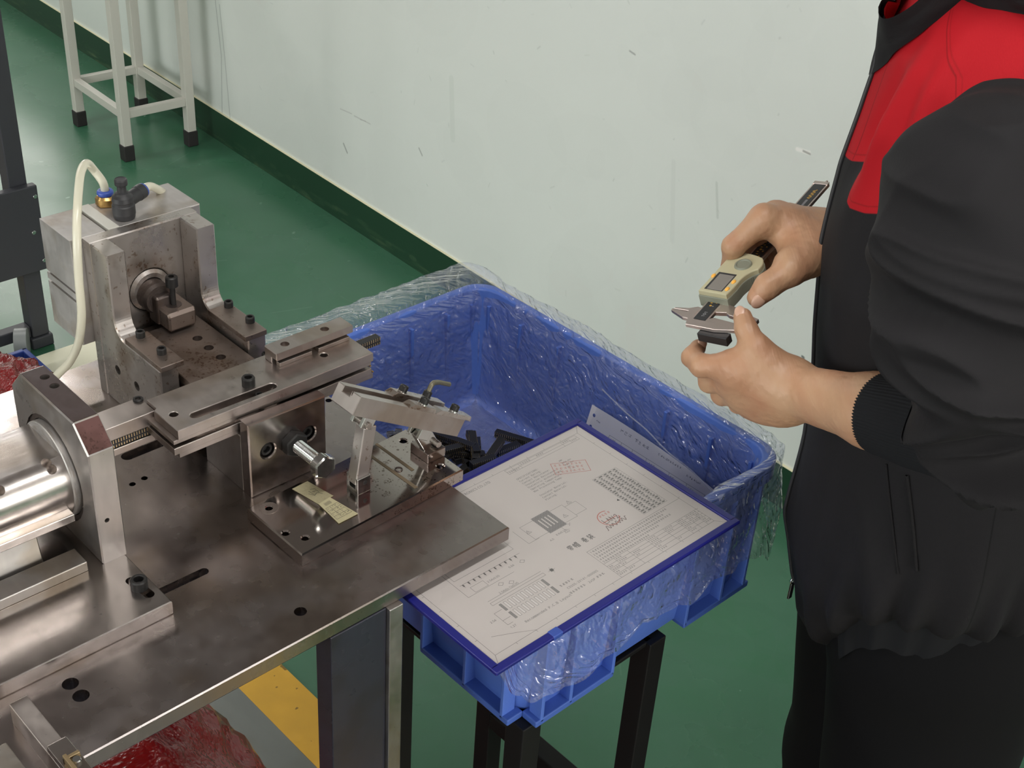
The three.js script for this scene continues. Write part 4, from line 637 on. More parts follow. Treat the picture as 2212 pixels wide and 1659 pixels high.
  // notes and title block
  Rc(536, 516, 432, 152); L(536, 590, 968, 590); for (let k = 0; k < 5; k++) { c.fillText(String(k + 1), 542, 530 + k * 14); han(552, 522 + k * 14, [34, 31, 33, 26, 20][k] , 9); }
  for (const y of [604, 618, 632, 648]) L(536, y, 968, y); for (const x of [580, 640, 724, 806, 868, 910, 940]) L(x, 590, x, 668); for (let i = 0; i < 8; i++) for (let k = 0; k < 5; k++) if (r() < 0.85) han([540, 584, 646, 730, 810, 872, 913, 943][i], 593 + k * 14.6, 2 + Math.floor(r() * 3), 7.4);
});
std('drawingPaper', [0.68, 0.655, 0.645], 0.6, 0, { map: sheetMap });
{
  const t = thing('drawing_sleeve', 'printed technical drawing in a clear hard sleeve with dark blue edges', 'document');
  const x0 = 0.5615, x1 = 0.88, z0 = -0.7775, z1 = -0.5555, y = 0.8035, e = 0.0085;
  P(t, 'edge', bx(x0, x1, y, y + 0.0045, z0, z0 + e, 0.0014), 'sleeveBlue'); P(t, 'edge', bx(x0, x1, y, y + 0.0045, z1 - e, z1, 0.0014), 'sleeveBlue');
  P(t, 'edge', bx(x0, x0 + e, y, y + 0.0045, z0 + e * 0.6, z1 - e * 0.6, 0.0014), 'sleeveBlue'); P(t, 'edge', bx(x1 - e, x1, y, y + 0.0045, z0 + e * 0.6, z1 - e * 0.6, 0.0014), 'sleeveBlue');
  P(t, 'back_sheet', bx(x0 + 0.004, x1 - 0.004, y + 0.0004, y + 0.0014, z0 + 0.004, z1 - 0.004, 0.0003), 'sleeveBlue');
  const pg = patch([[0.5705, z0 + 0.0065], [0.8715, z0 + 0.0065], [0.8715, z1 - 0.0065], [0.5705, z1 - 0.0065]], y + 0.0019); P(t, 'drawing', pg, 'drawingPaper', 'white printed connector drawing with red stamps');
  P(t, 'cover_sheet', patch([[x0 + 0.006, z0 + 0.006], [x1 - 0.006, z0 + 0.006], [x1 - 0.006, z1 - 0.006], [x0 + 0.006, z1 - 0.006]], y + 0.0031), 'clearSheet', 'clear glossy cover sheet');
  P(t, 'corner_clip', bx(0.6275, 0.639, y - 0.0004, y + 0.005, z1 - 0.0088, z1 + 0.0003, 0.0012), 'bluePlastic', 'pale blue joint on the front edge');
  rebase(t, 0.72, y, -0.666);
}
// ---------------------------------------------------------------- things on the floor
std('casterGrey', [0.2, 0.215, 0.21], 0.4);
{
  const t = thing('metal_stool', 'cream white square tube stool frame with black feet by the wall', 'stool');
  const xs = [1.812, 2.03], zs = [-3.893, -3.562], s = 0.029, H = 0.8;
  for (const x of xs) for (const z of zs) { const l = P(t, 'leg', bx(x, x + s, FLOOR + 0.045, FLOOR + H, z, z + s, 0.002), 'whiteSteel'); P(l, 'rubber_foot', bx(x - 0.003, x + s + 0.003, FLOOR, FLOOR + 0.05, z - 0.003, z + s + 0.003, 0.003), 'blackRubber', 'black rubber foot'); }
  for (const z of zs) P(t, 'stretcher', bx(xs[0] + s, xs[1], FLOOR + 0.135, FLOOR + 0.16, z + 0.004, z + 0.026, 0.0015), 'whiteSteel');
  for (const x of xs) P(t, 'stretcher', bx(x + 0.004, x + 0.026, FLOOR + 0.135, FLOOR + 0.16, zs[0] + s, zs[1], 0.0015), 'whiteSteel');
  P(t, 'seat', bx(xs[0] - 0.02, xs[1] + s + 0.02, FLOOR + H, FLOOR + H + 0.025, zs[0] - 0.02, zs[1] + s + 0.02, 0.004), 'whiteSteel');
  rebase(t, 1.94, FLOOR, -3.88); t.rotation.y = WA;
}
{
  const t = thing('trolley_frame', 'dark grey trolley post with a bolted panel and a small caster', 'trolley');
  const x = 1.085, z = -2.74, s = 0.042;
  P(t, 'post', bx(x, x + s, FLOOR + 0.03, FLOOR + 1.15, z, z + s, 0.003), 'charcoalPaint');
  P(t, 'panel', bx(x - 0.3, x + s + 0.012, FLOOR + 0.21, FLOOR + 0.42, z + s, z + s + 0.022, 0.003), 'charcoalPaint', 'dark grey bolted panel');
  for (const [a, b] of [[0.045, 0.395], [0.045, 0.235], [0.03, 0.31]]) P(t, 'bolt', rod(V3(x + a, FLOOR + b, z + s + 0.02), V3(x + a, FLOOR + b, z + s + 0.026), 0.005, 10), 'zinc');
  P(t, 'bottom_rail', bx(x - 0.4, x, FLOOR + 0.03, FLOOR + 0.06, z + 0.006, z + 0.036, 0.003), 'charcoalPaint');
  P(t, 'post', bx(x - 0.44, x - 0.4, FLOOR + 0.03, FLOOR + 1.15, z, z + s, 0.003), 'charcoalPaint');
  P(t, 'foot_plate', bx(x - 0.006, x + s + 0.006, FLOOR, FLOOR + 0.03, z - 0.006, z + s + 0.006, 0.004), 'charcoalPaint');
  P(t, 'caster', rod(V3(x - 0.045, FLOOR + 0.036, z + 0.045), V3(x - 0.02, FLOOR + 0.036, z + 0.06), 0.034, 28), 'casterGrey', 'small grey caster wheel');
  rebase(t, x, FLOOR, z);
}
function lump(cx, cy, cz, rx, ry, rz, amp, fr, seed, flat = 0.35) {       // tied sack: squashed ball with folds, flat below
  const g = new THREE.SphereGeometry(1, 96, 64), p = g.attributes.position, v = V3();
  for (let i = 0; i < p.count; i++) {
    v.fromBufferAttribute(p, i); const e = 0.72, sg = (a) => Math.sign(a) * Math.abs(a) ** e, d = 1 + amp * (n3(v.x * fr, v.y * fr, v.z * fr, seed) + 0.5 * (1 - 2 * Math.abs(n3(v.x * fr * 2.3, v.y * fr * 2.3, v.z * fr * 2.3, seed + 3))));
    p.setXYZ(i, cx + sg(v.x) * rx * d, Math.max(cy + sg(v.y) * ry * d, cy - ry * flat), cz + sg(v.z) * rz * d);
  }
  g.computeVertexNormals(); return g;
}
{
  const t = thing('red_sack', 'dark red plastic sack standing on the grey floor under the machine', 'sack');
  P(t, 'bag', lump(0.43, 0.02, -1.1, 0.2, 0.4, 0.22, 0.07, 2.6, 5), 'redFilm'); P(t, 'tied_corner', lump(0.6, 0.17, -1.12, 0.024, 0.045, 0.028, 0.2, 3, 9, 1), 'redFilm');
  rebase(t, 0.43, FLOOR, -1.1);
  const b = thing('low_tray', 'shallow blue tray on the floor behind the machine', 'tray');
  const x0 = 0.6, x1 = 1.025, z0 = -2.6, z1 = -2.12, w = 0.012, H = FLOOR + 0.075;
  P(b, 'tray_floor', bx(x0, x1, FLOOR, FLOOR + 0.01, z0, z1), 'bluePlastic'); P(b, 'tray_side', bx(x0, x1, FLOOR, H, z0, z0 + w, 0.002), 'bluePlastic'); P(b, 'tray_side', bx(x0, x1, FLOOR, H, z1 - w, z1, 0.002), 'bluePlastic'); P(b, 'tray_side', bx(x0, x0 + w, FLOOR, H, z0, z1, 0.002), 'bluePlastic'); P(b, 'tray_side', bx(x1 - w, x1, FLOOR, H, z0, z1, 0.002), 'bluePlastic');
  rebase(b, (x0 + x1) / 2, FLOOR, (z0 + z1) / 2);
  const r = thing('red_bag', 'crumpled shiny red plastic bag filling the blue tray', 'bag');
  P(r, 'bag', lump(0.812, -0.06, -2.36, 0.19, 0.085, 0.22, 0.14, 5, 21, 0.5), 'redFilm');
  rebase(r, 0.812, FLOOR + 0.01, -2.36);
  const c = thing('floor_glare_sheet', 'added pale cream sheet standing in for a bright floor reflection beside the blue tray', 'board');  // added sheet: the floor's bright reflection is put into its colour
  P(c, 'sheet', bx(1.04, 1.25, FLOOR, FLOOR + 0.004, -2.66, -2.15, 0.001), 'creamGlare'); rebase(c, 1.13, FLOOR, -2.4);
}
// ---------------------------------------------------------------- caliper
const calJ = pix(1515, 690, 1.18), calT = pix(1772, 402, 1.3), calA = calT.clone().sub(calJ).normalize();
const calW = pix(1640, 712, 1.14).sub(pix(1447, 676, 1.197)); calW.addScaledVector(calA, -calW.dot(calA)).normalize();
const calN = calW.clone().cross(calA).normalize();
const calLen = calT.distanceTo(calJ) + 0.004;
const calPt = (u, v, n) => calJ.clone().addScaledVector(calW, u).addScaledVector(calA, v).addScaledVector(calN, n);
std('beamScale', [0.95, 0.95, 0.95], 0.4, 0.1, { map: canvasTex(128, 2048, (c, w, h) => {
  const r = rng(2); c.fillStyle = 'rgb(46,46,48)'; c.fillRect(0, 0, w, h);
  c.save(); c.translate(64, h - 60); c.rotate(-Math.PI / 2); c.fillStyle = 'rgb(165,165,168)'; c.font = '44px sans-serif'; c.fillText('101', -20, 20); c.restore();
  for (let i = 0; i < 40; i++) { c.fillStyle = 'rgb(196,150,60)'; const y = h - 190 - i * 34; c.beginPath(); c.ellipse(i % 2 ? 42 : 54, y, 13, i % 3 ? 6 : 10, 0, 0, 7); c.fill(); if (i % 2) { c.beginPath(); c.ellipse(92, y - 10, 10, 7, 0, 0, 7); c.fill(); } c.fillStyle = 'rgb(120,120,124)'; if (i % 3 === 0) c.fillRect(72, y, 20, 10); }
  c.save(); c.translate(74, 380); c.rotate(-Math.PI / 2); c.fillStyle = 'rgb(120,118,122)'; c.fillRect(-10, -14, 130, 26); c.strokeStyle = 'rgb(172,132,52)'; c.lineWidth = 11; c.beginPath(); c.moveTo(140, 14); for (let i = 1; i < 9; i++) c.quadraticCurveTo(140 + i * 18 - 14, i % 2 ? -34 : 24, 140 + i * 18, i % 2 ? -6 : 8); c.stroke(); c.restore();
}) });
{
  const t = thing('digital_caliper', 'digital caliper with beige display body and orange buttons held in both hands', 'caliper');
  const g = new THREE.Group(), basis = new THREE.Matrix4().makeBasis(calW, calA, calN).setPosition(calJ), put = (geo) => geo.applyMatrix4(basis);
  const P2 = (n, geo, m, l, par = t) => P(par, n, Array.isArray(geo) ? mergeGeometries(geo.map((q) => plain(put(q)))) : put(geo), m, l);
  const ext = (pts, z0, z1, bev = 0.0004) => uvM(extr(poly(pts), z1 - z0, bev).translate(0, 0, z0));
  P2('beam', bx(-0.008, 0.008, -0.006, calLen, -0.0018, 0.0018, 0.0005), 'caliperSteel');
  const sc = new THREE.PlaneGeometry(0.0122, calLen, 1, 1).translate(0, calLen / 2 - 0.003, 0.0021); P2('beam_scale', sc, 'beamScale', 'black printed scale strip');
  P2('fixed_jaw', ext([[-0.009, -0.012], [-0.012, -0.004], [-0.0175, -0.0035], [-0.034, 0.0035], [-0.034, 0.0058], [-0.0175, 0.0052], [-0.0165, 0.009], [-0.008, 0.009], [-0.008, 0.001], [0.008, 0.001], [0.012, 0.0035], [0.03, 0.002], [0.052, -0.0005], [0.052, -0.006], [0.036, -0.0085], [0.02, -0.012]], -0.0018, 0.0019), 'caliperSteel');
  P2('sliding_jaw', ext([[-0.0085, 0.0145], [-0.012, 0.015], [-0.019, 0.011], [-0.033, 0.0085], [-0.033, 0.0066], [-0.019, 0.007], [-0.0085, 0.0068], [0.0085, 0.0115], [0.018, 0.0135], [0.022, 0.011], [0.034, 0.0095], [0.051, 0.008], [0.051, 0.013], [0.034, 0.018], [0.02, 0.024], [0.0085, 0.026]], -0.0028, 0.0014), 'caliperSteel');
  const bs = new THREE.Shape(); bs.moveTo(-0.0145, 0.0235); bs.lineTo(0.0145, 0.0235); bs.quadraticCurveTo(0.016, 0.034, 0.0152, 0.046); bs.quadraticCurveTo(0.0155, 0.06, 0.023, 0.066); bs.quadraticCurveTo(0.0245, 0.076, 0.018, 0.083); bs.quadraticCurveTo(0.008, 0.088, -0.0135, 0.0868); bs.lineTo(-0.0145, 0.085); bs.closePath();
  const body = P2('display_body', uvM(new THREE.ExtrudeGeometry(bs, { depth: 0.0035, bevelEnabled: true, bevelThickness: 0.0012, bevelSize: 0.0012, bevelOffset: -0.0012, bevelSegments: 3, curveSegments: 12 }).translate(0, 0, 0.0085)), 'caliperBody', 'beige plastic display body');
  P2('lower_body', uvM(new THREE.ExtrudeGeometry(bs, { depth: 0.0105, bevelEnabled: true, bevelThickness: 0.001, bevelSize: 0.001, bevelOffset: -0.0004, bevelSegments: 2, curveSegments: 12 }).translate(0, 0, -0.0032)), 'caliperLower', 'grey green lower body');
  const sg = []; for (let i = 0; i < 7; i++) sg.push(bx(0.0155 + i * 0.0009, 0.0168 + i * 0.0009, 0.056 + i * 0.0016, 0.0566 + i * 0.0016, -0.002, 0.0075, 0.0002)); P2('grip_ridge', sg, 'caliperGrip');
  P2('screen_bezel', bx(-0.0105, 0.0085, 0.0265, 0.0535, 0.0122, 0.0134, 0.0005), 'blackPlastic', 'dark screen bezel', body); P2('screen', bx(-0.0078, 0.0076, 0.0272, 0.0505, 0.0128, 0.0138, 0.0003), 'lcd', 'grey blank screen', body);
  for (const [u, v] of [[-0.0124, 0.0465], [0.0112, 0.0425], [0.0112, 0.0312]]) P2('button', new THREE.SphereGeometry(0.0026, 18, 12).scale(0.75, 1.15, 0.5).translate(u, v, 0.0133), 'orangeButton', 'orange oval button', body);
  P2('battery_cap', crispLathe([[0, 0.0008], [0.0058, 0.0008], [0.0064, 0.0016], [0.0076, 0.0016], [0.0084, 0]], 36).rotateX(Math.PI / 2).translate(0.006, 0.0685, 0.0132), 'caliperLower', 'round battery cap', body);
  P2('lock_screw', crispLathe([[0, 0], [0.003, 0], [0.003, 0.006], [0, 0.006]], 14).rotateZ(Math.PI / 2).translate(-0.0145, 0.051, 0.003), 'zinc');
  P2('depth_rod', bx(0.0015, 0.0032, calLen - 0.01, calLen + 0.006, -0.0008, 0.0008, 0.0002), 'caliperSteel');
  P2('end_plate', bx(-0.008, 0.008, calLen - 0.004, calLen + 0.0008, 0.0016, 0.0026, 0.0003), 'caliperSteel');
  rebase(t, calJ.x, calJ.y, calJ.z);
  const h = thing('measured_connector', 'small black connector pinched against the caliper jaw', 'connector');
  P(h, 'housing', bx(-0.015, 0.015, 0, 0.0085, -0.00425, 0.00425, 0.0006), 'connectorBlack'); { const pins = []; for (let i = 0; i < 11; i++) pins.push(new THREE.BoxGeometry(0.0007, 0.004, 0.0005).translate(-0.013 + i * 0.0026, 0.0042, 0.0044)); P(h, 'pins', pins, 'gold', 'row of gold contact pins'); } const q = calPt(0.02, -0.0085, -0.0062); h.position.copy(q); h.quaternion.setFromRotationMatrix(new THREE.Matrix4().makeBasis(calW, calA.clone().negate(), calN.clone().negate()));
}
// ---------------------------------------------------------------- person
const pF = V3(-0.73311401, 0, -0.68010576), pL = V3(-0.68010576, 0, 0.73311401), pO = V3(1.058, FLOOR, -0.428);
const wor = (f, y, l) => pO.clone().addScaledVector(pF, f).addScaledVector(pL, l).add(V3(0, y, 0));
function surfaceNets(sdf, lo, hi, cell) {
  const nx = Math.ceil((hi.x - lo.x) / cell) + 1, ny = Math.ceil((hi.y - lo.y) / cell) + 1, nz = Math.ceil((hi.z - lo.z) / cell) + 1, val = new Float32Array(nx * ny * nz), at = (i, j, k) => i + nx * (j + ny * k);
  for (let k = 0; k < nz; k++) for (let j = 0; j < ny; j++) for (let i = 0; i < nx; i++) val[at(i, j, k)] = sdf(lo.x + i * cell, lo.y + j * cell, lo.z + k * cell);
  const vid = new Int32Array(nx * ny * nz).fill(-1), pos = [], idx = [], C = [[0, 0, 0], [1, 0, 0], [0, 1, 0], [1, 1, 0], [0, 0, 1], [1, 0, 1], [0, 1, 1], [1, 1, 1]], Ed = [[0, 1], [2, 3], [4, 5], [6, 7], [0, 2], [1, 3], [4, 6], [5, 7], [0, 4], [1, 5], [2, 6], [3, 7]];
  for (let k = 0; k < nz - 1; k++) for (let j = 0; j < ny - 1; j++) for (let i = 0; i < nx - 1; i++) {
    const v = C.map((c) => val[at(i + c[0], j + c[1], k + c[2])]); let neg = 0; for (const a of v) if (a < 0) neg++; if (!neg || neg === 8) continue;
    let x = 0, y = 0, z = 0, n = 0; for (const [a, b] of Ed) if ((v[a] < 0) !== (v[b] < 0)) { const t = v[a] / (v[a] - v[b]); x += C[a][0] + (C[b][0] - C[a][0]) * t; y += C[a][1] + (C[b][1] - C[a][1]) * t; z += C[a][2] + (C[b][2] - C[a][2]) * t; n++; }
    vid[at(i, j, k)] = pos.length / 3; pos.push(lo.x + (i + x / n) * cell, lo.y + (j + y / n) * cell, lo.z + (k + z / n) * cell);
  }
  const quad = (a, b, c, d, flip) => { if (a < 0 || b < 0 || c < 0 || d < 0) return; flip ? idx.push(a, c, b, a, d, c) : idx.push(a, b, c, a, c, d); };
  for (let k = 1; k < nz - 1; k++) for (let j = 1; j < ny - 1; j++) for (let i = 1; i < nx - 1; i++) {
    const s = val[at(i, j, k)] < 0;
    if (s !== val[at(i + 1, j, k)] < 0) quad(vid[at(i, j - 1, k - 1)], vid[at(i, j, k - 1)], vid[at(i, j, k)], vid[at(i, j - 1, k)], !s);
    if (s !== val[at(i, j + 1, k)] < 0) quad(vid[at(i - 1, j, k - 1)], vid[at(i - 1, j, k)], vid[at(i, j, k)], vid[at(i, j, k - 1)], !s);
    if (s !== val[at(i, j, k + 1)] < 0) quad(vid[at(i - 1, j - 1, k)], vid[at(i, j - 1, k)], vid[at(i, j, k)], vid[at(i - 1, j, k)], !s);
  }
  const nor = new Float32Array(pos.length), uv = new Float32Array(pos.length / 3 * 2), e = cell * 0.5;
  for (let i = 0; i < pos.length; i += 3) {
    const [x, y, z] = [pos[i], pos[i + 1], pos[i + 2]]; let a = sdf(x + e, y, z) - sdf(x - e, y, z), b = sdf(x, y + e, z) - sdf(x, y - e, z), c = sdf(x, y, z + e) - sdf(x, y, z - e); const l = Math.hypot(a, b, c) || 1; nor[i] = a / l; nor[i + 1] = b / l; nor[i + 2] = c / l;
    uv[i / 3 * 2] = x + z * 0.7; uv[i / 3 * 2 + 1] = y + z * 0.4;
  }
  const g = new THREE.BufferGeometry(); g.setAttribute('position', new THREE.Float32BufferAttribute(pos, 3)); g.setAttribute('normal', new THREE.BufferAttribute(nor, 3)); g.setAttribute('uv', new THREE.BufferAttribute(uv, 2)); g.setIndex(idx);
  return g;
}
const cone = (a, b, ra, rb) => { const d = b.clone().sub(a), l2 = d.lengthSq() || 1e-9; return (x, y, z) => { const px = x - a.x, py = y - a.y, pz = z - a.z, t = Math.max(0, Math.min(1, (px * d.x + py * d.y + pz * d.z) / l2)); return Math.hypot(px - d.x * t, py - d.y * t, pz - d.z * t) - (ra + (rb - ra) * t); }; };
const smin = (a, b, k) => { const h = Math.max(k - Math.abs(a - b), 0) / k; return Math.min(a, b) - h * h * k * 0.25; };
const union = (list, k) => (x, y, z) => { let v = list[0](x, y, z); for (let i = 1; i < list.length; i++) v = smin(v, list[i](x, y, z), k); return v; };
const chain = (pts, k = 0.003) => union(pts.slice(1).map((p, i) => cone(pts[i][0], p[0], pts[i][1], p[1])), k);
function bounds(pts, m) { const b = new THREE.Box3(); pts.forEach((p) => b.expandByPoint(p)); return [b.min.subScalar(m), b.max.addScalar(m)]; }
const HD = -0.062, hp = (x, y, d) => pix(x, y, d + HD), RS = 0.945, J = (x, y, d, r) => [hp(x, y, d), r * RS];
// near hand (left): thumb up, fingers curled; forearm into the cuff
const elbowL = pix(2175, 905, 0.985), foreL = pix(1893, 889, 1.068), wristL = pix(1706, 842, 1.15);
const handL = {
  palm: union([cone(elbowL, foreL, 0.034, 0.0285), cone(foreL, wristL, 0.0285, 0.0222), cone(hp(1712, 856, 1.222), hp(1660, 862, 1.232), 0.0225, 0.0205), cone(wristL, hp(1582, 792, 1.215), 0.0205, 0.0135), cone(wristL, hp(1588, 824, 1.226), 0.0205, 0.0145), cone(hp(1690, 855, 1.225), hp(1604, 850, 1.237), 0.019, 0.0145), cone(hp(1685, 868, 1.232), hp(1630, 868, 1.247), 0.017, 0.0135), cone(hp(1680, 815, 1.21), hp(1640, 772, 1.21), 0.019, 0.0145), cone(hp(1640, 790, 1.21), hp(1600, 800, 1.212), 0.014, 0.012)], 0.016),
  digits: [
    [J(1668, 806, 1.208, 0.0165), J(1632, 752, 1.205, 0.0128), J(1612, 712, 1.212, 0.0102), J(1604, 684, 1.219, 0.0086)],
    [J(1582, 792, 1.215, 0.0125), J(1515, 790, 1.228, 0.0105), J(1494, 772, 1.243, 0.0092), J(1508, 750, 1.252, 0.0078)],
    [J(1588, 824, 1.226, 0.0128), J(1534, 824, 1.25, 0.0108), J(1524, 800, 1.268, 0.0094), J(1545, 780, 1.278, 0.008)],
    [J(1604, 850, 1.237, 0.0125), J(1560, 852, 1.262, 0.0104), J(1556, 826, 1.28, 0.0092), J(1578, 806, 1.288, 0.0078)],
    [J(1630, 868, 1.247, 0.0118), J(1596, 872, 1.268, 0.0094), J(1592, 850, 1.282, 0.0082), J(1608, 832, 1.288, 0.0072)],
  ],
};
// far hand (right): wrapped over the caliper beam, thumb on the wheel side
const elbowR = wor(0.03, 1.10, -0.235), wristR = hp(1796, 522, 1.292);
const handR = {
  palm: union([cone(elbowR, wristR, 0.036, 0.0255), cone(wristR, hp(1652, 474, 1.27), 0.0225, 0.0138), cone(wristR, hp(1676, 470, 1.29), 0.022, 0.0148), cone(wristR, hp(1702, 474, 1.312), 0.021, 0.0145), cone(wristR, hp(1726, 484, 1.33), 0.02, 0.0135), cone(hp(1775, 535, 1.27), hp(1712, 572, 1.245), 0.021, 0.0165), cone(hp(1745, 535, 1.266), hp(1700, 492, 1.276), 0.019, 0.0155), cone(hp(1742, 552, 1.264), hp(1722, 540, 1.265), 0.0155, 0.013)], 0.014),
  digits: [
    [J(1726, 566, 1.25, 0.0165), J(1702, 588, 1.238, 0.0138), J(1658, 618, 1.235, 0.012), J(1636, 642, 1.238, 0.0098)],
    [J(1650, 474, 1.268, 0.0138), J(1584, 532, 1.28, 0.0108), J(1580, 578, 1.3, 0.0098), J(1596, 602, 1.315, 0.0086)],
    [J(1676, 470, 1.29, 0.0145), J(1606, 528, 1.315, 0.0112), J(1604, 570, 1.33, 0.0098), J(1625, 592, 1.335, 0.0086)],
    [J(1702, 474, 1.312, 0.014), J(1636, 528, 1.342, 0.0108), J(1636, 566, 1.352, 0.0095), J(1656, 582, 1.35, 0.0082)],
    [J(1726, 484, 1.33, 0.013), J(1668, 530, 1.362, 0.0096), J(1668, 560, 1.368, 0.0085), J(1686, 572, 1.362, 0.0075)],
  ],
};
function handGeo(h, cell, cut) {
  const ds = h.digits.map((d) => chain(d, 0.004)), all = h.digits.flat().map((j) => j[0]);
  const f = (x, y, z) => { let fingers = 1; for (const d of ds) fingers = smin(fingers, d(x, y, z), 0.0022); return smin(h.palm(x, y, z), fingers, 0.0075) + 0.0003 * n3(x * 260, y * 260, z * 260, 2); };
  const [lo, hi] = bounds([...all, ...cut], 0.045); return surfaceNets(f, lo, hi, cell);
}
const torsoKeys = [[0.74, 0.0006, 0.105, 0.16], [0.775, 0.0006, 0.112, 0.167], [0.82, 0.0099, 0.127, 0.18], [0.9, 0.0243, 0.135, 0.185], [1.0, 0.0264, 0.135, 0.185], [1.1, 0.0334, 0.136, 0.185], [1.2, 0.0413, 0.138, 0.19], [1.28, 0.0411, 0.136, 0.19], [1.34, 0.0388, 0.131, 0.18], [1.39, 0.0409, 0.122, 0.15], [1.42, 0.0459, 0.105, 0.115], [1.445, 0.0509, 0.085, 0.085]];
const torsoRing = (y) => { let i = 0; while (i < torsoKeys.length - 2 && y > torsoKeys[i + 1][0]) i++; const a = torsoKeys[i], b = torsoKeys[i + 1], t = cl((y - a[0]) / (b[0] - a[0])); return [1, 2, 3].map((k) => a[k] + (b[k] - a[k]) * t); };
const PSI = 12 * Math.PI / 180, sstep = (a, b, x) => { const t = cl((x - a) / (b - a)); return t * t * (3 - 2 * t); };
const hemY = (th) => { const d = th * 180 / Math.PI; return d >= 0 ? 0.765 + 0.15 * sstep(8, 75, d) - 0.11 * sstep(130, 180, d) : 0.765 + 0.04 * sstep(0, 180, -d); };
function torsoPt(th, y, off = 0) {                       // th: angle from the front, left side positive
  const [fc, a, b] = torsoRing(y), c = Math.cos(th), s = Math.sin(th), e = 2 / 2.2, deg = th * 180 / Math.PI, gs = (x, m, w) => Math.exp(-(((x - m) / w) ** 2)), up = Math.max(0, y - hemY(th));
  let d = off + 0.0035 * n3(deg / 22, y * 9, 0, 3) + 0.002 * n3(deg / 9, y * 16, 4, 5);
  d += (0.007 * Math.sin(deg * 0.42 + 3 * n3(deg / 30, y * 6, 1, 8)) + 0.004 * n3(deg / 5, y * 8, 2, 9)) * cl(1 - up / 0.1) * cl(up / 0.012 + 0.3) - 0.022 * Math.exp(-up / 0.014);
  const fold = 36 - (1.42 - y) * 105; d += 0.012 * gs(deg, fold, 5) * gs(y, 1.345, 0.055) - 0.007 * gs(deg, fold - 10, 5) * gs(y, 1.335, 0.05) + 0.006 * gs(deg, fold + 13, 4) * gs(y, 1.38, 0.035);
  d += 0.007 * gs(deg, 58 + (1.0 - y) * 120, 5) * gs(y, 0.97, 0.06) + 0.006 * gs(deg, 92 - (1.0 - y) * 90, 7) * gs(y, 0.98, 0.07);
  const f = Math.sign(c) * Math.abs(c) ** e * (a + d), l = Math.sign(s) * Math.abs(s) ** e * (b + d);
  return wor(fc + f * Math.cos(PSI) + l * Math.sin(PSI), y, l * Math.cos(PSI) - f * Math.sin(PSI));
}
const jacketMap = canvasTex(1024, 1024, (c, w, h) => {
  const X = (deg) => deg / 180 * w, Y = (y) => h - (y - 0.74) / 0.705 * h, pg = (pts, col) => { c.fillStyle = col; c.beginPath(); pts.forEach(([d, y], i) => (i ? c.lineTo(X(d), Y(y)) : c.moveTo(X(d), Y(y)))); c.fill(); };
  const black = 'rgb(30,29,31)', red = 'rgb(168,20,30)'; c.fillStyle = black; c.fillRect(0, 0, w, h);
  const low = [[0, 1.285], [8, 1.292], [14, 1.3], [16.5, 1.297], [17.6, 1.284], [18.6, 1.272], [22, 1.271], [30, 1.278], [37, 1.287], [44, 1.305]];
  pg([...low, [56, 1.33], [80, 1.33], [110, 1.32], [180, 1.31], [180, 1.46], [0, 1.46]], red);
  const ln = (pts, col, wd) => { c.strokeStyle = col; c.lineWidth = wd; c.beginPath(); pts.forEach(([d, y], i) => (i ? c.lineTo(X(d), Y(y)) : c.moveTo(X(d), Y(y)))); c.stroke(); };
  ln([[9, 1.39], [8, 1.293]], 'rgb(120,14,20)', 2); ln([[34.4, 1.436], [51.8, 1.4], [54, 1.385]], 'rgb(135,16,22)', 2); ln([[36.5, 1.436], [54, 1.4], [56, 1.385]], 'rgb(150,18,25)', 2); ln(low.map(([d, y]) => [d, y + 0.006]), 'rgb(140,16,22)', 1.5);
  ln([[98, 0.8], [95, 1.1]], 'rgb(14,14,15)', 2); ln([[9, 0.8], [8, 1.29]], 'rgb(20,20,21)', 2);
});
std('jacketShell', [0.86, 0.86, 0.86], 0.75, 0, { map: jacketMap, specularIntensity: 0.3, sheen: 0.06, sheenColor: lin(0.1, 0.1, 0.11), sheenRoughness: 0.5, bumpMap: rep(weaveBump, 9, 9), bumpScale: 0.00025 });
function loftTube(pts, seg, around, disp) {              // pts: [Vector3, radius]; disp(s 0..1, angle, point) -> offset
  const cv = new THREE.CatmullRomCurve3(pts.map((p) => p[0]), false, 'centripetal'), rows = []; let prev = null; const n = V3(), Bn = V3();
  for (let i = 0; i <= seg; i++) {
    const s = i / seg, p = cv.getPoint(s), tg = cv.getTangent(s), k = s * (pts.length - 1), a = Math.min(pts.length - 2, Math.floor(k)), u = k - a, e = u * u * (3 - 2 * u), r = pts[a][1] + (pts[a + 1][1] - pts[a][1]) * e;
    if (!prev) n.copy(pL).addScaledVector(tg, -pL.dot(tg)).normalize(); else n.copy(prev).addScaledVector(tg, -prev.dot(tg)).normalize(); prev = n.clone(); Bn.crossVectors(tg, n);
    const row = []; for (let j = 0; j < around; j++) { const al = j / around * Math.PI * 2, dir = n.clone().multiplyScalar(Math.cos(al)).addScaledVector(Bn, Math.sin(al)), q = p.clone().addScaledVector(dir, r); row.push(p.clone().addScaledVector(dir, r + disp(s, al, q))); }
    rows.push(row);
  }
  return gridGeo(rows);
}
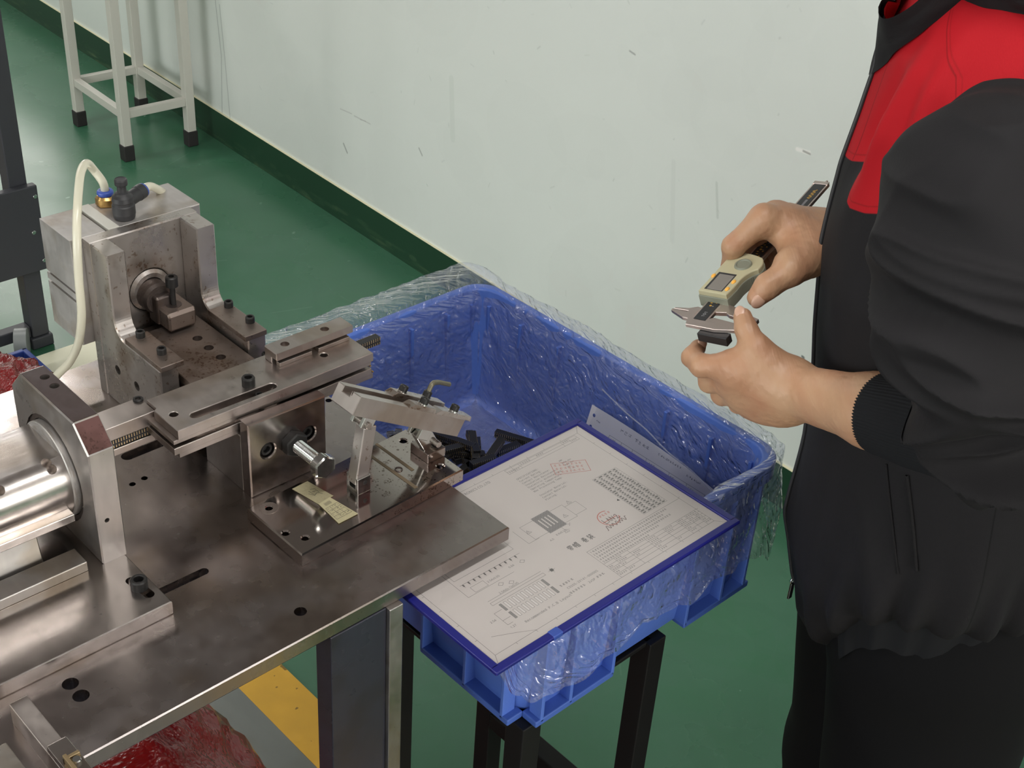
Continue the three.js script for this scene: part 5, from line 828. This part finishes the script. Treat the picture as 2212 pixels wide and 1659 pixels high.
{
  const t = thing('person', 'worker in a black and red zip jacket measuring a part with a caliper', 'person');
  // skin: one merged body mesh
  const headC = wor(0.09, 1.585, 0), core = union([cone(wor(0.01, 0.92, 0.04), wor(0.01, 0.92, -0.04), 0.08, 0.08), cone(wor(0.01, 0.95, 0), wor(0.04, 1.25, 0), 0.08, 0.085), cone(wor(0.05, 1.32, 0.12), wor(0.05, 1.32, -0.12), 0.05, 0.05), cone(wor(0.05, 1.36, 0), wor(0.07, 1.5, 0), 0.05, 0.047), cone(wor(0.04, 1.31, 0.11), pix(2150, 440, 0.945), 0.03, 0.03), cone(pix(2150, 440, 0.945), elbowL, 0.032, 0.03), cone(wor(0.055, 1.33, -0.14), elbowR, 0.042, 0.034), cone(elbowL, foreL, 0.032, 0.027), cone(elbowR, wristR, 0.034, 0.023)], 0.03);
  const ell = (c, rx, ry, rz) => (x, y, z) => { const p = V3(x, y, z).sub(c), f = p.dot(pF), l = p.dot(pL), k = Math.hypot(f / rx, p.y / ry, l / rz); return (k - 1) * Math.min(rx, ry, rz); };
  const hd = (f, y, l) => headC.clone().addScaledVector(pF, f).addScaledVector(pL, l).add(V3(0, y, 0));
  const skull = [ell(headC, 0.092, 0.105, 0.076), ell(hd(0.02, -0.055, 0), 0.07, 0.06, 0.055)], face = [cone(hd(0.088, 0.01, 0), hd(0.108, -0.028, 0), 0.008, 0.013), cone(hd(0.083, -0.062, 0.016), hd(0.083, -0.062, -0.016), 0.008, 0.008), ell(hd(-0.005, -0.005, 0.077), 0.018, 0.03, 0.008), ell(hd(-0.005, -0.005, -0.077), 0.018, 0.03, 0.008), cone(hd(0.08, 0.028, 0.034), hd(0.085, 0.028, 0.012), 0.008, 0.008), cone(hd(0.08, 0.028, -0.034), hd(0.085, 0.028, -0.012), 0.008, 0.008)];
  const headSdf = (x, y, z) => smin(smin(skull[0](x, y, z), skull[1](x, y, z), 0.03), union(face, 0.01)(x, y, z), 0.014);
  const [bl, bh] = bounds([wor(0, 0.76, 0), wor(0.07, 1.52, 0), elbowL, elbowR, foreL, wristR], 0.11);
  const body = P(t, 'body', [surfaceNets((x, y, z) => smin(core(x, y, z), 9, 0.01), bl, bh, 0.011), surfaceNets((x, y, z) => smin(headSdf(x, y, z), cone(wor(0.05, 1.4, 0), wor(0.07, 1.5, 0), 0.05, 0.047)(x, y, z), 0.03), ...bounds([hd(0, -0.13, 0), hd(0, 0.09, 0)], 0.12), 0.006), handGeo(handL, 0.0026, [elbowL, foreL]), handGeo(handR, 0.0026, [wristR, hp(1850, 535, 1.3)])], 'skin', 'bare hands and forearm skin');
  P(t, 'hair', surfaceNets((x, y, z) => { const p = V3(x, y, z).sub(headC), f = p.dot(pF); return Math.max(ell(hd(-0.012, 0.012, 0), 0.098, 0.11, 0.085)(x, y, z), f * 0.75 - p.y * 0.55 - 0.012); }, ...bounds([headC], 0.135), 0.008), 'hair', 'short black hair');
  for (const s of [1, -1]) P(t, 'eye', new THREE.SphereGeometry(0.009, 14, 10).translate(...hd(0.082, 0.012, 0.03 * s).toArray()), 'hair');
  // nails
  for (const [a, b, up, w] of [[handL.digits[0][2][0], handL.digits[0][3][0], hp(1575, 655, 1.18), 0.0052], [handR.digits[0][2][0], handR.digits[0][3][0], hp(1665, 690, 1.19), 0.0062], [handL.digits[1][2][0], handL.digits[1][3][0], hp(1540, 745, 1.2), 0.0048]]) {
    const d = b.clone().sub(a).normalize(), n = up.clone().sub(b); n.addScaledVector(d, -n.dot(d)).normalize(); const g = new THREE.SphereGeometry(1, 20, 14).scale(w * 0.95, w * 0.42, w * 1.2); g.applyMatrix4(new THREE.Matrix4().makeBasis(d.clone().cross(n).negate(), n, d).setPosition(b.clone().addScaledVector(n, w * 1.22).addScaledVector(d, 0.0015)));
    P(t, 'fingernail', g, 'nail');
  }
  // jacket shell
  const rows = [], NY = 130, NT = 200, pos = [], uv = [];
  for (let i = 0; i <= NY; i++) { const row = []; for (let j = 0; j < NT; j++) { const th = (j / NT * 2 - 1) * Math.PI, h = hemY(th); row.push(torsoPt(th, h + (1.445 - h) * i / NY)); } rows.push(row); }
  const jg = gridGeo(rows.map((r) => r.slice().reverse())); { const u = jg.attributes.uv; let k = 0; for (let i = 0; i <= NY; i++) for (let j = 0; j <= NT; j++) { const jj = (NT - 1 - j + NT) % NT, th = Math.abs(jj / NT * 2 - 1); const sg = (jj / NT * 2 - 1) * Math.PI, h = hemY(sg), y = h + (1.445 - h) * i / NY; u.setXY(k++, th, (y - 0.74) / 0.705); } }
  const shell = P(t, 'jacket_shell', jg, 'jacketShell', 'black jacket body with a red yoke');
  // collar: near wing low and turned out, far side standing, red lining inside
  const collar = (off, lo, hi) => { const rs = []; for (let i = 0; i <= 14; i++) { const q = lo + (hi - lo) * i / 14, row = []; for (let j = 0; j <= 150; j++) { const deg = -174 + 348 * j / 150, ad = Math.abs(deg), yb = 1.3625 + 0.00205 * ad, h = deg > -4 ? 0.02 + 0.036 * Math.exp(-((Math.max(0, deg) / 10) ** 2)) : 0.072, yy = Math.min(1.444, yb), p = torsoPt(deg * Math.PI / 180, yy, 0.0025), c = wor(0.06, yy, 0), out = p.clone().sub(c).normalize(), lean = deg > 0 ? 0.012 * q * (ad > 8 ? 1 : ad / 8) : -0.008 * q; row.push(p.addScaledVector(out, lean + off + 0.002 * n3(deg / 9, q * 3, 0, 4)).add(V3(0, h * q, 0))); } rs.push(row); } return gridGeo(rs, false); };
  P(shell, 'collar', collar(0.001, -0.12, 1), 'jacketBlack', 'black stand collar'); P(shell, 'collar_lining', collar(-0.0035, -0.1, 0.97), 'jacketRed', 'red collar lining');
  const zl = []; for (let i = 0; i <= 60; i++) zl.push(torsoPt(0.012, 0.8 + 0.562 * i / 60, 0.0015)); zl.push(torsoPt(0.012, 1.363, 0.002).add(V3(0, 0.022, 0)), torsoPt(0.012, 1.363, 0.001).add(V3(0, 0.048, 0)));
  P(shell, 'zipper', new THREE.TubeGeometry(new THREE.CatmullRomCurve3(zl), 150, 0.0021, 8), 'blackPlastic', 'black zipper tape');
  const zp = torsoPt(0, 0.806, 0.006); P(shell, 'zipper_pull', [bx(-0.003, 0.003, -0.022, 0, -0.0012, 0.0012, 0.0004).translate(zp.x, zp.y, zp.z), new THREE.TorusGeometry(0.004, 0.0012, 8, 18).translate(zp.x, zp.y + 0.003, zp.z)], 'zinc', 'small metal zipper pull');
  const welt = (pts, r) => new THREE.TubeGeometry(new THREE.CatmullRomCurve3(pts.map(([d, y]) => torsoPt(d * Math.PI / 180, y, 0.0012))), 40, r, 8);
  P(shell, 'pocket_welt', [welt([[60, 1.086], [66, 1.035], [71.5, 0.986]], 0.0008), welt([[68, 1.086], [73, 1.04], [77, 0.996]], 0.0014)], 'jacketBlack', 'slanted pocket welt');
  // sleeves
  const folds = (sd, A) => (s, al, q) => {
    const f = s < 0.1 ? s / 0.1 : 1, e = A * (0.4 + 1.9 * Math.exp(-(((s - 0.62) / 0.2) ** 2)) + 0.6 * cl((s - 0.8) / 0.12)), w = 0.5 * n3(q.x * 6, q.y * 6, q.z * 6, sd + 9);
    const a = n3(q.x * 7 + w, q.y * 21 + w, q.z * 7, sd), b = n3(q.x * 13 + 5, q.y * 38 + 2 * w, q.z * 13, sd + 4), rg = (v, k) => (1 - Math.min(1, Math.abs(v) * 1.6)) ** k;
    return f * e * (0.021 * (rg(a, 1.6) - 0.45) + 0.009 * (rg(b, 1.5) - 0.4));
  };
  const SL = [[2190, 300, 0.975, 0.03], [2178, 340, 0.955, 0.062], [2164, 412, 0.938, 0.082], [2155, 520, 0.928, 0.08], [2142, 660, 0.932, 0.074], [2152, 765, 0.943, 0.069], [2166, 845, 0.958, 0.063], [2148, 892, 0.975, 0.06], [2102, 903, 0.994, 0.055], [2050, 900, 1.012, 0.043]].map(([x, y, d, r]) => [pix(x, y, d), r]);
  P(t, 'jacket_sleeve', loftTube(SL, 200, 150, folds(11, 1)), 'jacketBlack', 'baggy black sleeve pushed up to the forearm');
  const cuffDir = wristL.clone().sub(foreL).normalize(), cA = foreL.clone().addScaledVector(cuffDir, -0.085), cB2 = foreL.clone().addScaledVector(cuffDir, 0.002);
  const cuff = loftTube([[cA, 0.0375], [cA.clone().lerp(cB2, 0.4), 0.0365], [cA.clone().lerp(cB2, 0.85), 0.0335], [cB2, 0.0302]], 24, 240, (s, al) => 0.0006 * Math.sin(al * 80));
  P(t, 'cuff', cuff, 'ribKnit', 'ribbed black knit cuff');
  const SR = [[wor(-0.02, 1.36, -0.07), 0.035], [wor(-0.04, 1.32, -0.1), 0.055], [wor(-0.04, 1.24, -0.14), 0.062], [wor(-0.015, 1.15, -0.19), 0.062], [wor(0.015, 1.115, -0.225), 0.06], [elbowR.clone().lerp(wristR, 0.35), 0.055], [elbowR.clone().lerp(wristR, 0.6), 0.042]];
  P(t, 'jacket_sleeve', loftTube(SR, 120, 90, folds(21, 0.8)), 'jacketBlack'); const kA = elbowR.clone().lerp(wristR, 0.56), kB = elbowR.clone().lerp(wristR, 0.74); P(t, 'cuff', loftTube([[kA, 0.04], [kA.clone().lerp(kB, 0.6), 0.039], [kB, 0.032]], 14, 200, (s, al) => 0.0006 * Math.sin(al * 70)), 'ribKnit');
  // hem band
  const hb = []; for (let i = 0; i <= 12; i++) { const row = []; for (let j = 0; j < 200; j++) { const th = (j / 200 * 2 - 1) * Math.PI, h = hemY(-th), y = h - 0.035 + 0.045 * i / 12; row.push(torsoPt(-th, h, 0.006 - 0.01 * (1 - i / 12) + 0.0006 * Math.sin(th * 150)).setY(FLOOR + y)); } hb.push(row); } P(shell, 'hem_band', gridGeo(hb), 'ribKnit', 'elastic hem band');
  // trousers and shoes
  const leg = (s) => [cone(wor(0.0, 0.97, 0.055 * s), wor(0.01, 0.84, 0.065 * s), 0.1, 0.108), cone(wor(0.01, 0.84, 0.065 * s), wor(-0.008, 0.5, 0.085 * s), 0.108, 0.086), cone(wor(-0.008, 0.5, 0.085 * s), wor(-0.02, 0.1, 0.09 * s), 0.086, 0.068)];
  P(t, 'trousers', surfaceNets((x, y, z) => { const v = union([...leg(1), ...leg(-1)], 0.02)(x, y, z) + 0.004 * n3(x * 14, y * 9, z * 14, 6); return Math.max(v, FLOOR + 0.075 - y, y - FLOOR - 0.99); }, ...bounds([wor(0, 0.06, 0.1), wor(0.03, 1.0, 0.1), wor(0, 0.06, -0.1)], 0.13), 0.011), 'trouser', 'plain black trousers');
  for (const s of [1, -1]) { const sf = union([cone(wor(-0.03, 0.045, 0.09 * s), wor(0.16, 0.035, 0.1 * s), 0.042, 0.034), cone(wor(-0.02, 0.06, 0.09 * s), wor(0.0, 0.1, 0.09 * s), 0.04, 0.04)], 0.03); P(t, 'shoe', surfaceNets((x, y, z) => Math.max(sf(x, y, z), FLOOR + 0.0005 - y), ...bounds([wor(-0.03, 0.02, 0.09 * s), wor(0.16, 0.08, 0.1 * s)], 0.055), 0.007), 'blackRubber'); }
  rebase(t, pO.x, FLOOR, pO.z);
}
// ---------------------------------------------------------------- lift so that the floor is at zero, then draw
scene.children.forEach((o) => { o.position.y += LIFT; });
renderer.render(scene, camera);
